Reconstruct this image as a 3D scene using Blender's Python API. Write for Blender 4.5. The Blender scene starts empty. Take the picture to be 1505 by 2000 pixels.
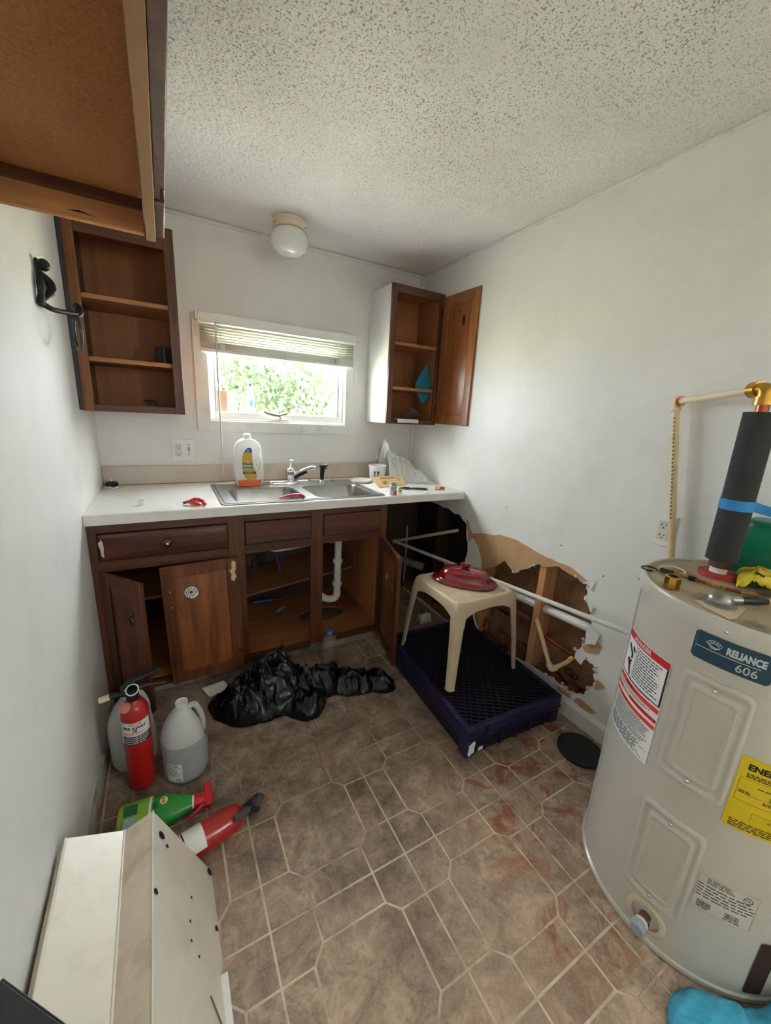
import bpy, bmesh, math, random
import numpy as np
from math import sin, cos, pi, radians as RAD
from mathutils import Vector, Matrix, noise, geometry

random.seed(7)
sc = bpy.context.scene
W, H = 1.877, 2.252           # room width (x) and ceiling height; back wall y=0, camera side is -y
ZC = 0.914                    # worktop height
YF = -4.7                     # wall behind the camera

# ---------------------------------------------------------------- camera, daylight, exposure
cam_d = bpy.data.cameras.new('camera'); cam = bpy.data.objects.new('camera', cam_d)
sc.collection.objects.link(cam); sc.camera = cam
cam.location = (0.29915, -2.42799, 1.35332)
cam.rotation_euler = (RAD(75.70075), RAD(-3.09796), RAD(-29.00323))
cam_d.sensor_fit = 'HORIZONTAL'; cam_d.sensor_width = 36.0
cam_d.lens = 755.894 * 36.0 / 1505.0
cam_d.clip_start = 0.02

SKY = 10.0
wd = bpy.data.worlds.new('overcast_sky'); sc.world = wd; wd.use_nodes = True
bg = wd.node_tree.nodes['Background']
bg.inputs[0].default_value = (0.935, 0.965, 1.02, 1); bg.inputs[1].default_value = SKY
def portal(name, loc, rot, sx, sy):
    l = bpy.data.lights.new(name, 'AREA'); l.shape = 'RECTANGLE'; l.size = sx; l.size_y = sy
    l.cycles.is_portal = True
    o = bpy.data.objects.new(name, l); o.location = loc; o.rotation_euler = rot
    sc.collection.objects.link(o)
portal('window_portal', (0.932, 0.02, 1.47), (RAD(-90), 0, 0), 0.84, 0.46)
portal('side_window_portal', (W + 0.03, -3.9, 1.6), (0, RAD(90), 0), 0.8, 0.7)
sun_d = bpy.data.lights.new('sun', 'SUN'); sun_d.energy = 60.0; sun_d.angle = RAD(3); sun_d.color = (1.0, 0.97, 0.9)
sun = bpy.data.objects.new('sun', sun_d); sc.collection.objects.link(sun)
sun.rotation_euler = Vector((0.75, 0.0, -1.0)).to_track_quat('-Z', 'Y').to_euler()      # from the left, over the yard: never straight in
vs = sc.view_settings
vs.view_transform = 'Standard'; vs.look = 'None'; vs.exposure = 1.72; vs.gamma = 1.0; vs.use_curve_mapping = False
try:
    sc.cycles.max_bounces = 10; sc.cycles.diffuse_bounces = 6; sc.cycles.transparent_max_bounces = 12
    sc.cycles.use_denoising = True; sc.cycles.sample_clamp_indirect = 6.0
except Exception:
    pass

# ---------------------------------------------------------------- materials
def lin(c):
    return tuple((x / 255 / 12.92) if x / 255 <= 0.04045 else ((x / 255 + 0.055) / 1.055) ** 2.4 for x in c)
MATS = {}
class NT:
    def __init__(s, m):
        s.m = m; s.t = m.node_tree; s.n = s.t.nodes; s.b = s.n['Principled BSDF']
    def new(s, ty, **kw):
        k = s.n.new(ty)
        for a, v in kw.items(): setattr(k, a, v)
        return k
    def link(s, a, b): s.t.links.new(a, b)
    def pos(s, world=False):
        if world:
            return s.new('ShaderNodeNewGeometry').outputs['Position']
        return s.new('ShaderNodeTexCoord').outputs['Object']
    def noise(s, vec, scale, detail=4, rough=0.55, stretch=None, dist=0.0):
        if stretch:
            mp = s.new('ShaderNodeMapping'); mp.inputs['Scale'].default_value = stretch
            s.link(vec, mp.inputs['Vector']); vec = mp.outputs[0]
        k = s.new('ShaderNodeTexNoise'); k.inputs['Scale'].default_value = scale
        k.inputs['Detail'].default_value = detail; k.inputs['Roughness'].default_value = rough
        k.inputs['Distortion'].default_value = dist
        s.link(vec, k.inputs['Vector']); return k.outputs['Fac']
    def ramp(s, fac, stops):
        k = s.new('ShaderNodeValToRGB'); e = k.color_ramp.elements
        while len(e) < len(stops): e.new(0.5)
        for i, (p, c) in enumerate(stops):
            e[i].position = p; e[i].color = (*c, 1) if len(c) == 3 else c
        s.link(fac, k.inputs[0]); return k.outputs[0]
    def mix(s, fac, a, b, mode='MIX'):
        k = s.new('ShaderNodeMix'); k.data_type = 'RGBA'; k.blend_type = mode
        for sock, v in ((k.inputs[0], fac), (k.inputs[6], a), (k.inputs[7], b)):
            if isinstance(v, (int, float)): sock.default_value = v
            elif isinstance(v, tuple): sock.default_value = (*v, 1)
            else: s.link(v, sock)
        return k.outputs[2]
    def math(s, op, a, b=0.0):
        k = s.new('ShaderNodeMath', operation=op)
        for sock, v in ((k.inputs[0], a), (k.inputs[1], b)):
            if isinstance(v, (int, float)): sock.default_value = v
            else: s.link(v, sock)
        return k.outputs[0]
    def blob(s, vec, c, r, soft=0.5):
        d = s.new('ShaderNodeVectorMath', operation='DISTANCE'); s.link(vec, d.inputs[0]); d.inputs[1].default_value = c
        k = s.new('ShaderNodeMapRange'); k.interpolation_type = 'SMOOTHSTEP'
        s.link(d.outputs['Value'], k.inputs[0]); k.inputs[1].default_value = r; k.inputs[2].default_value = r * soft
        return k.outputs[0]
    def bump(s, h, strength=0.3, dist=0.002):
        k = s.new('ShaderNodeBump'); k.inputs['Strength'].default_value = strength; k.inputs['Distance'].default_value = dist
        s.link(h, k.inputs['Height']); s.link(k.outputs[0], s.b.inputs['Normal'])

def mk(name, col, rough=0.5, metal=0.0, var=0.06, vs=9.0, bump=0.0, bs=120.0, spec=None, dirt=None, coat=0.0, world=False, trans=0.0, ior=1.45, sss=0.0):
    if name in MATS: return MATS[name]
    m = bpy.data.materials.new(name); m.use_nodes = True; t = NT(m); c = lin(col)
    b = t.b; b.inputs['Roughness'].default_value = rough; b.inputs['Metallic'].default_value = metal
    if spec is not None: b.inputs['Specular IOR Level'].default_value = spec
    if coat: b.inputs['Coat Weight'].default_value = coat; b.inputs['Coat Roughness'].default_value = 0.08
    if trans: b.inputs['Transmission Weight'].default_value = trans; b.inputs['IOR'].default_value = ior
    p = t.pos(world)
    f = t.noise(p, vs, 5)
    out = t.ramp(f, [(0.3, tuple(x * (1 - var) for x in c)), (0.7, tuple(min(1, x * (1 + var)) for x in c))])
    if dirt:
        dc, amt, ds = dirt
        g = t.ramp(t.noise(p, ds, 6, 0.65), [(0.5, (0, 0, 0)), (0.72, (amt,) * 3)])
        out = t.mix(g, out, lin(dc))
    t.link(out, b.inputs['Base Color'])
    if bump: t.bump(t.noise(p, bs, 5), bump, 0.003)
    MATS[name] = m; return m

def wood(name, dark, light, grain='z', scale=14, rough=0.45, wear=None, gloss=0.0):
    if name in MATS: return MATS[name]
    m = bpy.data.materials.new(name); m.use_nodes = True; t = NT(m); p = t.pos()
    st = {'x': (0.07, 1, 1), 'y': (1, 0.07, 1), 'z': (1, 1, 0.07)}[grain]
    f1 = t.noise(p, scale, 5, 0.6, st, 1.2); f2 = t.noise(p, scale * 6, 3, 0.5, st)
    fac = t.math('ADD', t.math('MULTIPLY', f1, 0.75), t.math('MULTIPLY', f2, 0.25))
    out = t.ramp(fac, [(0.36, lin(dark)), (0.62, lin(light))])
    if wear:
        g = t.ramp(t.noise(p, 7, 6, 0.7), [(0.55, (0, 0, 0)), (0.75, (0.8,) * 3)])
        out = t.mix(g, out, lin(wear))
    t.link(out, t.b.inputs['Base Color']); t.b.inputs['Roughness'].default_value = rough
    if gloss: t.b.inputs['Coat Weight'].default_value = gloss; t.b.inputs['Coat Roughness'].default_value = 0.25
    t.bump(f2, 0.12, 0.001)
    MATS[name] = m; return m

def clear(name, tint=(1, 1, 1), amount=0.93, rough=0.02, body=(240, 240, 240)):
    """thin clear plastic or glass: mostly see-through, with a body colour and a glossy skin"""
    if name in MATS: return MATS[name]
    m = bpy.data.materials.new(name); m.use_nodes = True; t = NT(m)
    t.b.inputs['Base Color'].default_value = (*lin(body), 1); t.b.inputs['Roughness'].default_value = rough
    tr = t.new('ShaderNodeBsdfTransparent'); tr.inputs[0].default_value = (*tint, 1)
    mx = t.new('ShaderNodeMixShader'); mx.inputs[0].default_value = amount
    t.link(t.b.outputs[0], mx.inputs[1]); t.link(tr.outputs[0], mx.inputs[2])
    t.link(mx.outputs[0], t.n['Material Output'].inputs[0])
    MATS[name] = m; return m

def translucent(name, col, rough=0.35, amt=0.45):
    """milky plastic: light passes diffusely"""
    if name in MATS: return MATS[name]
    m = bpy.data.materials.new(name); m.use_nodes = True; t = NT(m); c = lin(col)
    t.b.inputs['Base Color'].default_value = (*c, 1); t.b.inputs['Roughness'].default_value = rough
    tr = t.new('ShaderNodeBsdfTranslucent'); tr.inputs[0].default_value = (*c, 1)
    mx = t.new('ShaderNodeMixShader'); mx.inputs[0].default_value = amt
    t.link(t.b.outputs[0], mx.inputs[1]); t.link(tr.outputs[0], mx.inputs[2])
    t.link(mx.outputs[0], t.n['Material Output'].inputs[0])
    MATS[name] = m; return m

# ---------------------------------------------------------------- mesh building
class MB:
    def __init__(s, M=None):
        s.v = []; s.f = []; s.m = []; s.M = M
    def add(s, vs, fs, m=0):
        b = len(s.v)
        if s.M is not None: vs = [s.M @ Vector(v) for v in vs]
        s.v += [tuple(v) for v in vs]; s.f += [tuple(i + b for i in f) for f in fs]; s.m += [m] * len(fs); return s
    def box(s, x0, x1, y0, y1, z0, z1, m=0):
        return s.add([(x, y, z) for x in (x0, x1) for y in (y0, y1) for z in (z0, z1)],
                     [(0, 1, 3, 2), (4, 6, 7, 5), (0, 4, 5, 1), (2, 3, 7, 6), (0, 2, 6, 4), (1, 5, 7, 3)], m)
    def hexa(s, bot, top, m=0):
        n = len(bot)
        return s.add(list(bot) + list(top), [tuple(range(n))[::-1], tuple(range(n, 2 * n))] +
                     [(i, (i + 1) % n, (i + 1) % n + n, i + n) for i in range(n)], m)
    def prism(s, poly, ax, a, b, m=0):
        def P(u, v, w): return {'x': (w, u, v), 'y': (u, w, v), 'z': (u, v, w)}[ax]
        return s.hexa([P(u, v, a) for u, v in poly], [P(u, v, b) for u, v in poly], m)
    def loft(s, rings, m=0, caps=True, closed=True):
        n = len(rings[0]); vs = [p for r in rings for p in r]; fs = []
        for k in range(len(rings) - 1):
            for i in range(n if closed else n - 1):
                j = (i + 1) % n; fs.append((k * n + i, k * n + j, (k + 1) * n + j, (k + 1) * n + i))
        if caps and closed:
            fs.append(tuple(range(n))[::-1]); fs.append(tuple((len(rings) - 1) * n + i for i in range(n)))
        return s.add(vs, fs, m)
    def tube(s, path, r, n=10, m=0, caps=True, flat=1.0, up=None):
        P = [Vector(p) for p in path]; rings = []; ref = Vector(up) if up else None
        for i, p in enumerate(P):
            d = (P[min(i + 1, len(P) - 1)] - P[max(i - 1, 0)]).normalized()
            if ref is None: ref = Vector((0, 0, 1)) if abs(d.z) < 0.9 else Vector((1, 0, 0))
            a = (ref - d * ref.dot(d)).normalized(); b = d.cross(a); ref = a
            rr = r[i] if isinstance(r, (list, tuple)) else r
            rings.append([p + a * (rr * flat * cos(2 * pi * k / n)) + b * (rr * sin(2 * pi * k / n)) for k in range(n)])
        return s.loft(rings, m, caps)
    def cyl(s, p0, p1, r0, r1=None, n=20, m=0, caps=True):
        return s.tube([p0, p1], [r0, r0 if r1 is None else r1], n, m, caps)
    def lathe(s, prof, n=28, m=0, o=(0, 0, 0), caps=True, sx=1.0, sy=1.0, e=None):
        rings = []
        for r, z in prof:
            ring = []
            for k in range(n):
                a = 2 * pi * k / n; c, d = cos(a), sin(a)
                if e:
                    c = math.copysign(abs(c) ** e, c); d = math.copysign(abs(d) ** e, d)
                ring.append((o[0] + max(r, 1e-5) * c * sx, o[1] + max(r, 1e-5) * d * sy, o[2] + z))
            rings.append(ring)
        return s.loft(rings, m, caps)
    def ell(s, c, rx, ry, rz, n=16, k=10, m=0):
        pr = [(sin(pi * i / k), -cos(pi * i / k)) for i in range(k + 1)]
        rings = [[(c[0] + max(r, 1e-4) * cos(2 * pi * j / n) * rx, c[1] + max(r, 1e-4) * sin(2 * pi * j / n) * ry, c[2] + z * rz) for j in range(n)] for r, z in pr]
        return s.loft(rings, m)
    def surf(s, fn, nu, nv, m=0):
        vs = [fn(i / nu, j / nv) for j in range(nv + 1) for i in range(nu + 1)]
        fs = [(j * (nu + 1) + i, j * (nu + 1) + i + 1, (j + 1) * (nu + 1) + i + 1, (j + 1) * (nu + 1) + i) for j in range(nv) for i in range(nu)]
        return s.add(vs, fs, m)
    def torus(s, c, R, r, axis='z', n=24, k=8, m=0, a0=0.0, a1=2 * pi, M=None):
        pts = []
        full = abs(a1 - a0 - 2 * pi) < 1e-6
        for i in range(n + (0 if full else 1)):
            a = a0 + (a1 - a0) * i / n; u, v = cos(a) * R, sin(a) * R
            p = Vector({'z': (u, v, 0), 'y': (u, 0, v), 'x': (0, u, v)}[axis])
            if M is not None: p = M @ p
            pts.append(Vector(c) + p)
        if full:
            cen = Vector(c); rings = []
            nn = (pts[0] - cen).cross(pts[1] - cen).normalized()
            for p in pts:
                d = (p - cen).normalized()
                rings.append([p + d * (r * cos(2 * pi * q / k)) + nn * (r * sin(2 * pi * q / k)) for q in range(k)])
            rings.append(rings[0])
            return s.loft(rings, m, False)
        return s.tube(pts, r, k, m)
    def build(s, name, mats, parent=None, smooth=None, bevel=0.0, seg=2, sub=0):
        me = bpy.data.meshes.new(name)
        off = Vector(parent_origin(parent)) if parent is not None else Vector((0, 0, 0))
        me.from_pydata([tuple(Vector(v) - off) for v in s.v], [], s.f)
        if not isinstance(mats, (list, tuple)): mats = [mats]
        for q in mats: me.materials.append(q)
        me.polygons.foreach_set('material_index', s.m)
        b = bmesh.new(); b.from_mesh(me); bmesh.ops.recalc_face_normals(b, faces=b.faces); b.to_mesh(me); b.free()
        if smooth is not None:
            me.shade_smooth()
            if smooth < 180: me.set_sharp_from_angle(angle=RAD(smooth))
        o = bpy.data.objects.new(name, me); sc.collection.objects.link(o)
        if parent is not None: o.parent = parent
        if bevel:
            q = o.modifiers.new('bevel', 'BEVEL'); q.width = bevel; q.segments = seg; q.limit_method = 'ANGLE'; q.angle_limit = RAD(35)
            if smooth is None: me.shade_smooth(); me.set_sharp_from_angle(angle=RAD(45))
        if sub:
            q = o.modifiers.new('subdivision', 'SUBSURF'); q.levels = sub; q.render_levels = sub
        me.update(); return o

def parent_origin(o):
    p = Vector((0, 0, 0))
    while o is not None:
        p += Vector(o.location); o = o.parent
    return p
def tag(o, label=None, cat=None, group=None, kind=None):
    for k, v in (('label', label), ('category', cat), ('group', group), ('kind', kind)):
        if v: o[k] = v
    return o
def thing(name, label, cat, loc=(0, 0, 0), group=None):
    o = bpy.data.objects.new(name, None); sc.collection.objects.link(o); o.location = loc; o.empty_display_size = 0.05
    return tag(o, label, cat, group)
def struct(o): o['kind'] = 'structure'; return o
def rounded(pts, rad, n=5):
    """polyline with its corners rounded"""
    P = [Vector(p) for p in pts]; out = [P[0]]
    for i in range(1, len(P) - 1):
        a = (P[i - 1] - P[i]); b = (P[i + 1] - P[i]); r = min(rad, a.length * 0.49, b.length * 0.49)
        A = P[i] + a.normalized() * r; B = P[i] + b.normalized() * r
        for k in range(n + 1):
            t = k / n; out.append(A * (1 - t) ** 2 + P[i] * 2 * t * (1 - t) + B * t * t)
    out.append(P[-1]); return out
def smooth_path(pts, n=5):
    P = [Vector(p) for p in pts]; P = [P[0] * 2 - P[1]] + P + [P[-1] * 2 - P[-2]]; out = []
    for i in range(1, len(P) - 2):
        a, b, c, d = P[i - 1:i + 3]
        for k in range(n):
            t = k / n; out.append(0.5 * ((2 * b) + (c - a) * t + (2 * a - 5 * b + 4 * c - d) * t * t + (3 * b - a - 3 * c + d) * t ** 3))
    return out + [P[-2]]
def smooth_r(r, n=5):
    return [r[i] + (r[i + 1] - r[i]) * k / n for i in range(len(r) - 1) for k in range(n)] + [r[-1]]
def rrect(x0, x1, y0, y1, r, n=5):
    out = []
    for cx, cy, a in ((x1 - r, y1 - r, 0), (x0 + r, y1 - r, 90), (x0 + r, y0 + r, 180), (x1 - r, y0 + r, 270)):
        for k in range(n + 1):
            t = RAD(a + 90 * k / n); out.append((cx + r * cos(t), cy + r * sin(t)))
    return out
def text_polys(s, size, bold=0.0, xs=1.0):
    cu = bpy.data.curves.new('txt', 'FONT'); cu.body = s; cu.size = size; cu.offset = bold; cu.resolution_u = 3
    cu.align_x = 'CENTER'; cu.align_y = 'CENTER'
    o = bpy.data.objects.new('txt', cu); sc.collection.objects.link(o)
    dg = bpy.context.evaluated_depsgraph_get(); me = o.evaluated_get(dg).to_mesh()
    vs = [(v.co.x * xs, v.co.y) for v in me.vertices]; fs = [tuple(p.vertices) for p in me.polygons]
    o.evaluated_get(dg).to_mesh_clear(); bpy.data.objects.remove(o); bpy.data.curves.remove(cu)
    return vs, fs
def put_text(mb, s, size, fn, m=0, bold=0.0, xs=1.0):
    vs, fs = text_polys(s, size, bold, xs); mb.add([fn(u, v) for u, v in vs], fs, m); return mb
def put_rect(mb, u0, u1, v0, v1, fn, m=0, n=1):
    return mb.surf(lambda a, b: fn(u0 + (u1 - u0) * a, v0 + (v1 - v0) * b), n, 1, m)
def fine_print(mb, u0, u1, v0, v1, pitch, fn, m=0, fill=0.6, rnd=None, wmin=0.006, wmax=0.02):
    """rows of small word-long strokes standing for print too small to read"""
    r = rnd or random; v = v1 - pitch * 0.5
    while v > v0:
        u = u0; end = u1 - r.random() * (u1 - u0) * 0.25
        while u < end:
            w = r.uniform(wmin, wmax); put_rect(mb, u, min(u + w, end), v - pitch * fill / 2, v + pitch * fill / 2, fn, m); u += w + wmin * 0.4
        v -= pitch
    return mb

white_paint = mk('white_wall_paint', (228, 228, 226), 0.5, var=0.025, vs=3, bump=0.05, bs=60, dirt=((196, 192, 182), 0.25, 4))
trim_white = mk('white_trim_paint', (226, 226, 224), 0.4, var=0.03, dirt=((180, 172, 158), 0.4, 14))
dirty_trim = mk('grimy_trim_paint', (176, 170, 158), 0.5, var=0.08, dirt=((70, 58, 46), 0.8, 12))
gypsum = mk('gypsum_core', (206, 202, 196), 0.9, var=0.12, vs=60, bump=0.6, bs=150)
kraft = mk('brown_torn_paper', (188, 150, 112), 0.85, var=0.08, vs=20, bump=0.2, bs=80)
sheath = wood('brown_sheathing', (112, 78, 52), (150, 108, 74), 'x', 10, 0.8)
pine = wood('pine_stud', (188, 130, 84), (214, 160, 112), 'z', 16, 0.7)
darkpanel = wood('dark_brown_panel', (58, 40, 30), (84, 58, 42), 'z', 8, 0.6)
cabwood = wood('stained_cabinet_wood', (58, 28, 15), (98, 52, 28), 'z', 16, 0.38, gloss=0.15)
cabwood_h = wood('stained_cabinet_wood_rail', (60, 29, 16), (96, 51, 28), 'x', 16, 0.38, gloss=0.15)
doorwood = wood('golden_door_wood', (96, 52, 24), (160, 98, 52), 'z', 12, 0.35, gloss=0.2)
boxwood = wood('cabinet_box_panel', (150, 95, 56), (178, 118, 74), 'z', 5, 0.6)
shelfwood = wood('cabinet_shelf_wood', (146, 92, 52), (176, 118, 74), 'x', 8, 0.55)
hardboard = mk('fibrous_hardboard', (164, 104, 54), 0.85, var=0.22, vs=160, bump=0.6, bs=260)
railwood = wood('bare_rail_wood', (128, 80, 44), (188, 130, 80), 'x', 10, 0.7)
stripwood = wood('tan_frame_wood', (148, 106, 66), (170, 124, 82), 'y', 6, 0.6)
laminate = mk('white_laminate_worktop', (224, 222, 220), 0.35, var=0.03, vs=5, dirt=((188, 178, 164), 0.35, 9))
splashlam = mk('beige_backsplash_laminate', (206, 194, 182), 0.45, var=0.04, dirt=((160, 142, 122), 0.4, 7))
steel = mk('brushed_stainless', (160, 160, 160), 0.32, 1.0, var=0.08, vs=40)
chrome = mk('chrome', (220, 222, 226), 0.08, 1.0, var=0.01)
brass = mk('brass', (196, 150, 72), 0.28, 1.0, var=0.1, vs=60)
copper = mk('copper', (176, 96, 66), 0.35, 1.0, var=0.1)
blackp = mk('black_plastic', (24, 24, 26), 0.4, var=0.1)
blackm = mk('cast_iron_black', (34, 34, 34), 0.5, 0.4, var=0.2, vs=60, bump=0.2)
whitep = mk('white_plastic', (232, 232, 230), 0.35, var=0.02)
creamp = mk('cream_cpvc', (216, 196, 156), 0.4, var=0.05, dirt=((150, 120, 80), 0.35, 30))
pvc = mk('white_pvc', (226, 226, 222), 0.3, var=0.03, dirt=((170, 160, 140), 0.4, 25))
redp = mk('red_plastic', (196, 28, 38), 0.35, var=0.05)
redpaint = mk('red_enamel', (168, 22, 24), 0.35, var=0.06, coat=0.3)
ink = mk('black_print', (28, 28, 30), 0.6, var=0.02)
greyink = mk('grey_print', (112, 112, 116), 0.6, var=0.02)
paper = mk('white_label_paper', (232, 232, 230), 0.5, var=0.02)
redink = mk('red_print', (196, 34, 48), 0.5, var=0.03)
orangeink = mk('orange_red_print', (224, 62, 34), 0.5, var=0.03)
# ================================================================ the setting
# ---- floor: printed vinyl tile, every tile a piece of its own
def vinyl():
    m = bpy.data.materials.new('stone_look_vinyl'); m.use_nodes = True; t = NT(m); p = t.pos(True)
    a = t.noise(p, 10, 9, 0.72, None, 1.4); b = t.noise(p, 46, 5, 0.65); c0 = t.noise(p, 3.1, 3)
    col = t.ramp(a, [(0.34, lin((92, 79, 68))), (0.5, lin((158, 134, 113))), (0.64, lin((202, 173, 150)))])
    col = t.mix(t.ramp(b, [(0.4, (0, 0, 0)), (0.72, (0.45,) * 3)]), col, lin((178, 160, 142)))
    fl = t.noise(p, 120, 3, 0.6); col = t.mix(t.ramp(fl, [(0.5, (0, 0, 0)), (0.68, (0.5,) * 3)]), col, lin((186, 168, 150))); fd = t.noise(p, 75, 4, 0.65); col = t.mix(t.ramp(fd, [(0.32, (0.55,) * 3), (0.46, (0, 0, 0))]), col, lin((84, 72, 62)))
    col = t.mix(t.ramp(c0, [(0.45, (0, 0, 0)), (0.7, (0.4,) * 3)]), col, lin((168, 134, 116)))
    oi = t.new('ShaderNodeObjectInfo')
    col = t.mix(0.16, col, t.ramp(oi.outputs['Random'], [(0, (0.12, 0.1, 0.08)), (1, (0.42, 0.34, 0.28))]))
    # rust stains round the heater
    st = t.noise(p, 8.5, 7, 0.72, None, 0.9)
    rm = t.math('MAXIMUM', t.blob(p, (1.34, -1.72, 0), 0.42, 0.2), t.math('MAXIMUM', t.blob(p, (1.19, -2.08, 0), 0.2, 0.2), t.blob(p, (1.66, -1.62, 0), 0.42, 0.3)))
    rust = t.math('MULTIPLY', rm, t.ramp(st, [(0.49, (0, 0, 0)), (0.6, (0.9,) * 3)]))
    col = t.mix(rust, col, lin((130, 66, 30)))
    r2 = t.math('MULTIPLY', t.blob(p, (0.56, -1.72, 0), 0.3, 0.2), t.ramp(t.noise(p, 17, 5, 0.7, (4, 1, 1)), [(0.6, (0, 0, 0)), (0.7, (0.6,) * 3)]))
    col = t.mix(r2, col, lin((140, 84, 62)))
    # ground-in dirt
    dn = t.noise(p, 11, 8, 0.72)
    dm = None
    for c, r in (((0.72, -1.0, 0), 0.62), ((1.05, -0.95, 0), 0.55), ((0.94, -1.62, 0), 0.16), ((0.73, -1.66, 0), 0.2), ((0.8, -1.8, 0), 0.17), ((0.5, -1.3, 0), 0.35), ((0.2, -1.1, 0), 0.55), ((0.85, -1.3, 0), 0.5), ((1.35, -1.3, 0), 0.5)):
        k = t.blob(p, c, r, 0.25); dm = k if dm is None else t.math('MAXIMUM', dm, k)
    d1 = t.math('MULTIPLY', dm, t.ramp(dn, [(0.38, (0.1,) * 3), (0.66, (0.8,) * 3)]))
    col = t.mix(d1, col, lin((64, 50, 38)))
    spk = t.ramp(t.noise(p, 70, 3, 0.5), [(0.72, (0, 0, 0)), (0.76, (0.8,) * 3)])
    col = t.mix(t.math('MULTIPLY', spk, t.math('ADD', t.math('MULTIPLY', dm, 0.7), 0.12)), col, lin((34, 28, 24)))
    t.link(col, t.b.inputs['Base Color']); t.b.inputs['Roughness'].default_value = 0.5
    t.bump(t.noise(p, 90, 4), 0.15, 0.001); return m
VINYL = vinyl()
def grout_mat():
    m = bpy.data.materials.new('tan_grout_line'); m.use_nodes = True; t = NT(m); p = t.pos(True)
    col = t.ramp(t.noise(p, 6, 6, 0.7), [(0.35, lin((158, 136, 116))), (0.6, lin((216, 198, 178)))])
    d = t.math('MAXIMUM', t.blob(p, (0.7, -0.95, 0), 0.62, 0.35), t.blob(p, (1.4, -1.2, 0), 0.4, 0.3))
    col = t.mix(t.math('MULTIPLY', d, 0.75), col, lin((92, 76, 60)))
    rm = t.math('MULTIPLY', t.blob(p, (1.3, -1.9, 0), 0.45, 0.2), t.ramp(t.noise(p, 13, 6, 0.7), [(0.5, (0, 0, 0)), (0.65, (0.7,) * 3)]))
    col = t.mix(rm, col, lin((150, 84, 54)))
    t.link(col, t.b.inputs['Base Color']); t.b.inputs['Roughness'].default_value = 0.6; return m
PX, PY, GX, GY = 0.4225, 0.4175, 0.8675, -1.6835
mb = MB(); mb.box(-0.1, W + 0.16, YF - 0.1, 0.1, -0.06, -0.0016)
floor = struct(mb.build('floor', grout_mat()))
def clip(poly, x0, x1, y0, y1):
    def cut(P, f, g):
        out = []
        for i in range(len(P)):
            a, b = P[i - 1], P[i]; fa, fb = f(a), f(b)
            if fa * fb < 0:
                t = fa / (fa - fb); out.append((a[0] + (b[0] - a[0]) * t, a[1] + (b[1] - a[1]) * t))
            if fb >= 0: out.append(b)
        return out
    for f in (lambda p: p[0] - x0, lambda p: x1 - p[0], lambda p: p[1] - y0, lambda p: y1 - p[1]):
        if poly: poly = cut(poly, f, None)
    return poly
def inset(poly, d):
    n = len(poly); A = sum(poly[i - 1][0] * poly[i][1] - poly[i][0] * poly[i - 1][1] for i in range(n))
    if A < 0: poly = poly[::-1]
    out = []
    for i in range(n):
        p, q, r = Vector(poly[i - 1]), Vector(poly[i]), Vector(poly[(i + 1) % n])
        a = (q - p).normalized(); b = (r - q).normalized(); n1 = Vector((-a.y, a.x)); n2 = Vector((-b.y, b.x))
        k = 1 + n1.dot(n2)
        out.append(tuple(q + (n1 + n2) * (d / max(k, 0.3))))
    return out
ww, cc, ch = 0.083, 0.1175, 0.0345
def cell_tiles():
    X, Y = PX, PY; T = []
    T.append([(cc, ww), (X - cc, ww), (X - ww, cc), (X - ww, Y - cc), (X - cc, Y - ww), (cc, Y - ww), (ww, Y - cc), (ww, cc)])
    T += [[(0, cc), (ww, cc), (ww, Y - cc), (0, Y - cc)], [(X - ww, cc), (X, cc), (X, Y - cc), (X - ww, Y - cc)],
          [(cc, 0), (X - cc, 0), (X - cc, ww), (cc, ww)], [(cc, Y - ww), (X - cc, Y - ww), (X - cc, Y), (cc, Y)]]
    c = [(0, 0), (cc, 0), (cc, ww), (ww, cc), (0, cc)]
    for fx in (0, 1):
        for fy in (0, 1):
            T.append([((X - x) if fx else x, (Y - y) if fy else y) for x, y in c])
    return T
CT = cell_tiles(); tile_mesh = {}; rest = MB(); ntile = 0
for i in range(-3, 4):
    for j in range(-9, 6):
        ox, oy = GX + i * PX, GY + j * PY
        for k, poly in enumerate(CT):
            wp = [(x + ox, y + oy) for x, y in poly]; cp = clip(wp, 0.0, W, YF, 0.0)
            if len(cp) < 3: continue
            xs = [p[0] for p in cp]; ys = [p[1] for p in cp]
            if max(xs) - min(xs) < 0.012 or max(ys) - min(ys) < 0.012: continue
            hidden = max(ys) < -2.42 or (min(ys) > -0.6 and max(xs) < 1.34) or (min(ys) > -0.42)
            whole = len(cp) == len(wp) and all(abs(a[0] - b[0]) + abs(a[1] - b[1]) < 1e-6 for a, b in zip(sorted(cp), sorted(wp)))
            q = inset(cp, 0.0034)
            if hidden:
                rest.hexa([(x, y, -0.0016) for x, y in q], [(x, y, 0) for x, y in q]); continue
            if whole:
                if k not in tile_mesh:
                    b = MB(); q0 = inset(poly, 0.0034)
                    o = b.hexa([(x, y, -0.0016) for x, y in q0], [(x, y, 0) for x, y in q0]).build('floor_tile', VINYL, floor)
                    tile_mesh[k] = o.data
                else:
                    o = bpy.data.objects.new('floor_tile', tile_mesh[k]); sc.collection.objects.link(o); o.parent = floor
                o.location = (ox, oy, 0)
            else:
                MB().hexa([(x, y, -0.0016) for x, y in q], [(x, y, 0) for x, y in q]).build('floor_tile', VINYL, floor)
            ntile += 1
tag(rest.build('floor_tiles_out_of_view', VINYL, floor), kind='stuff')

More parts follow.
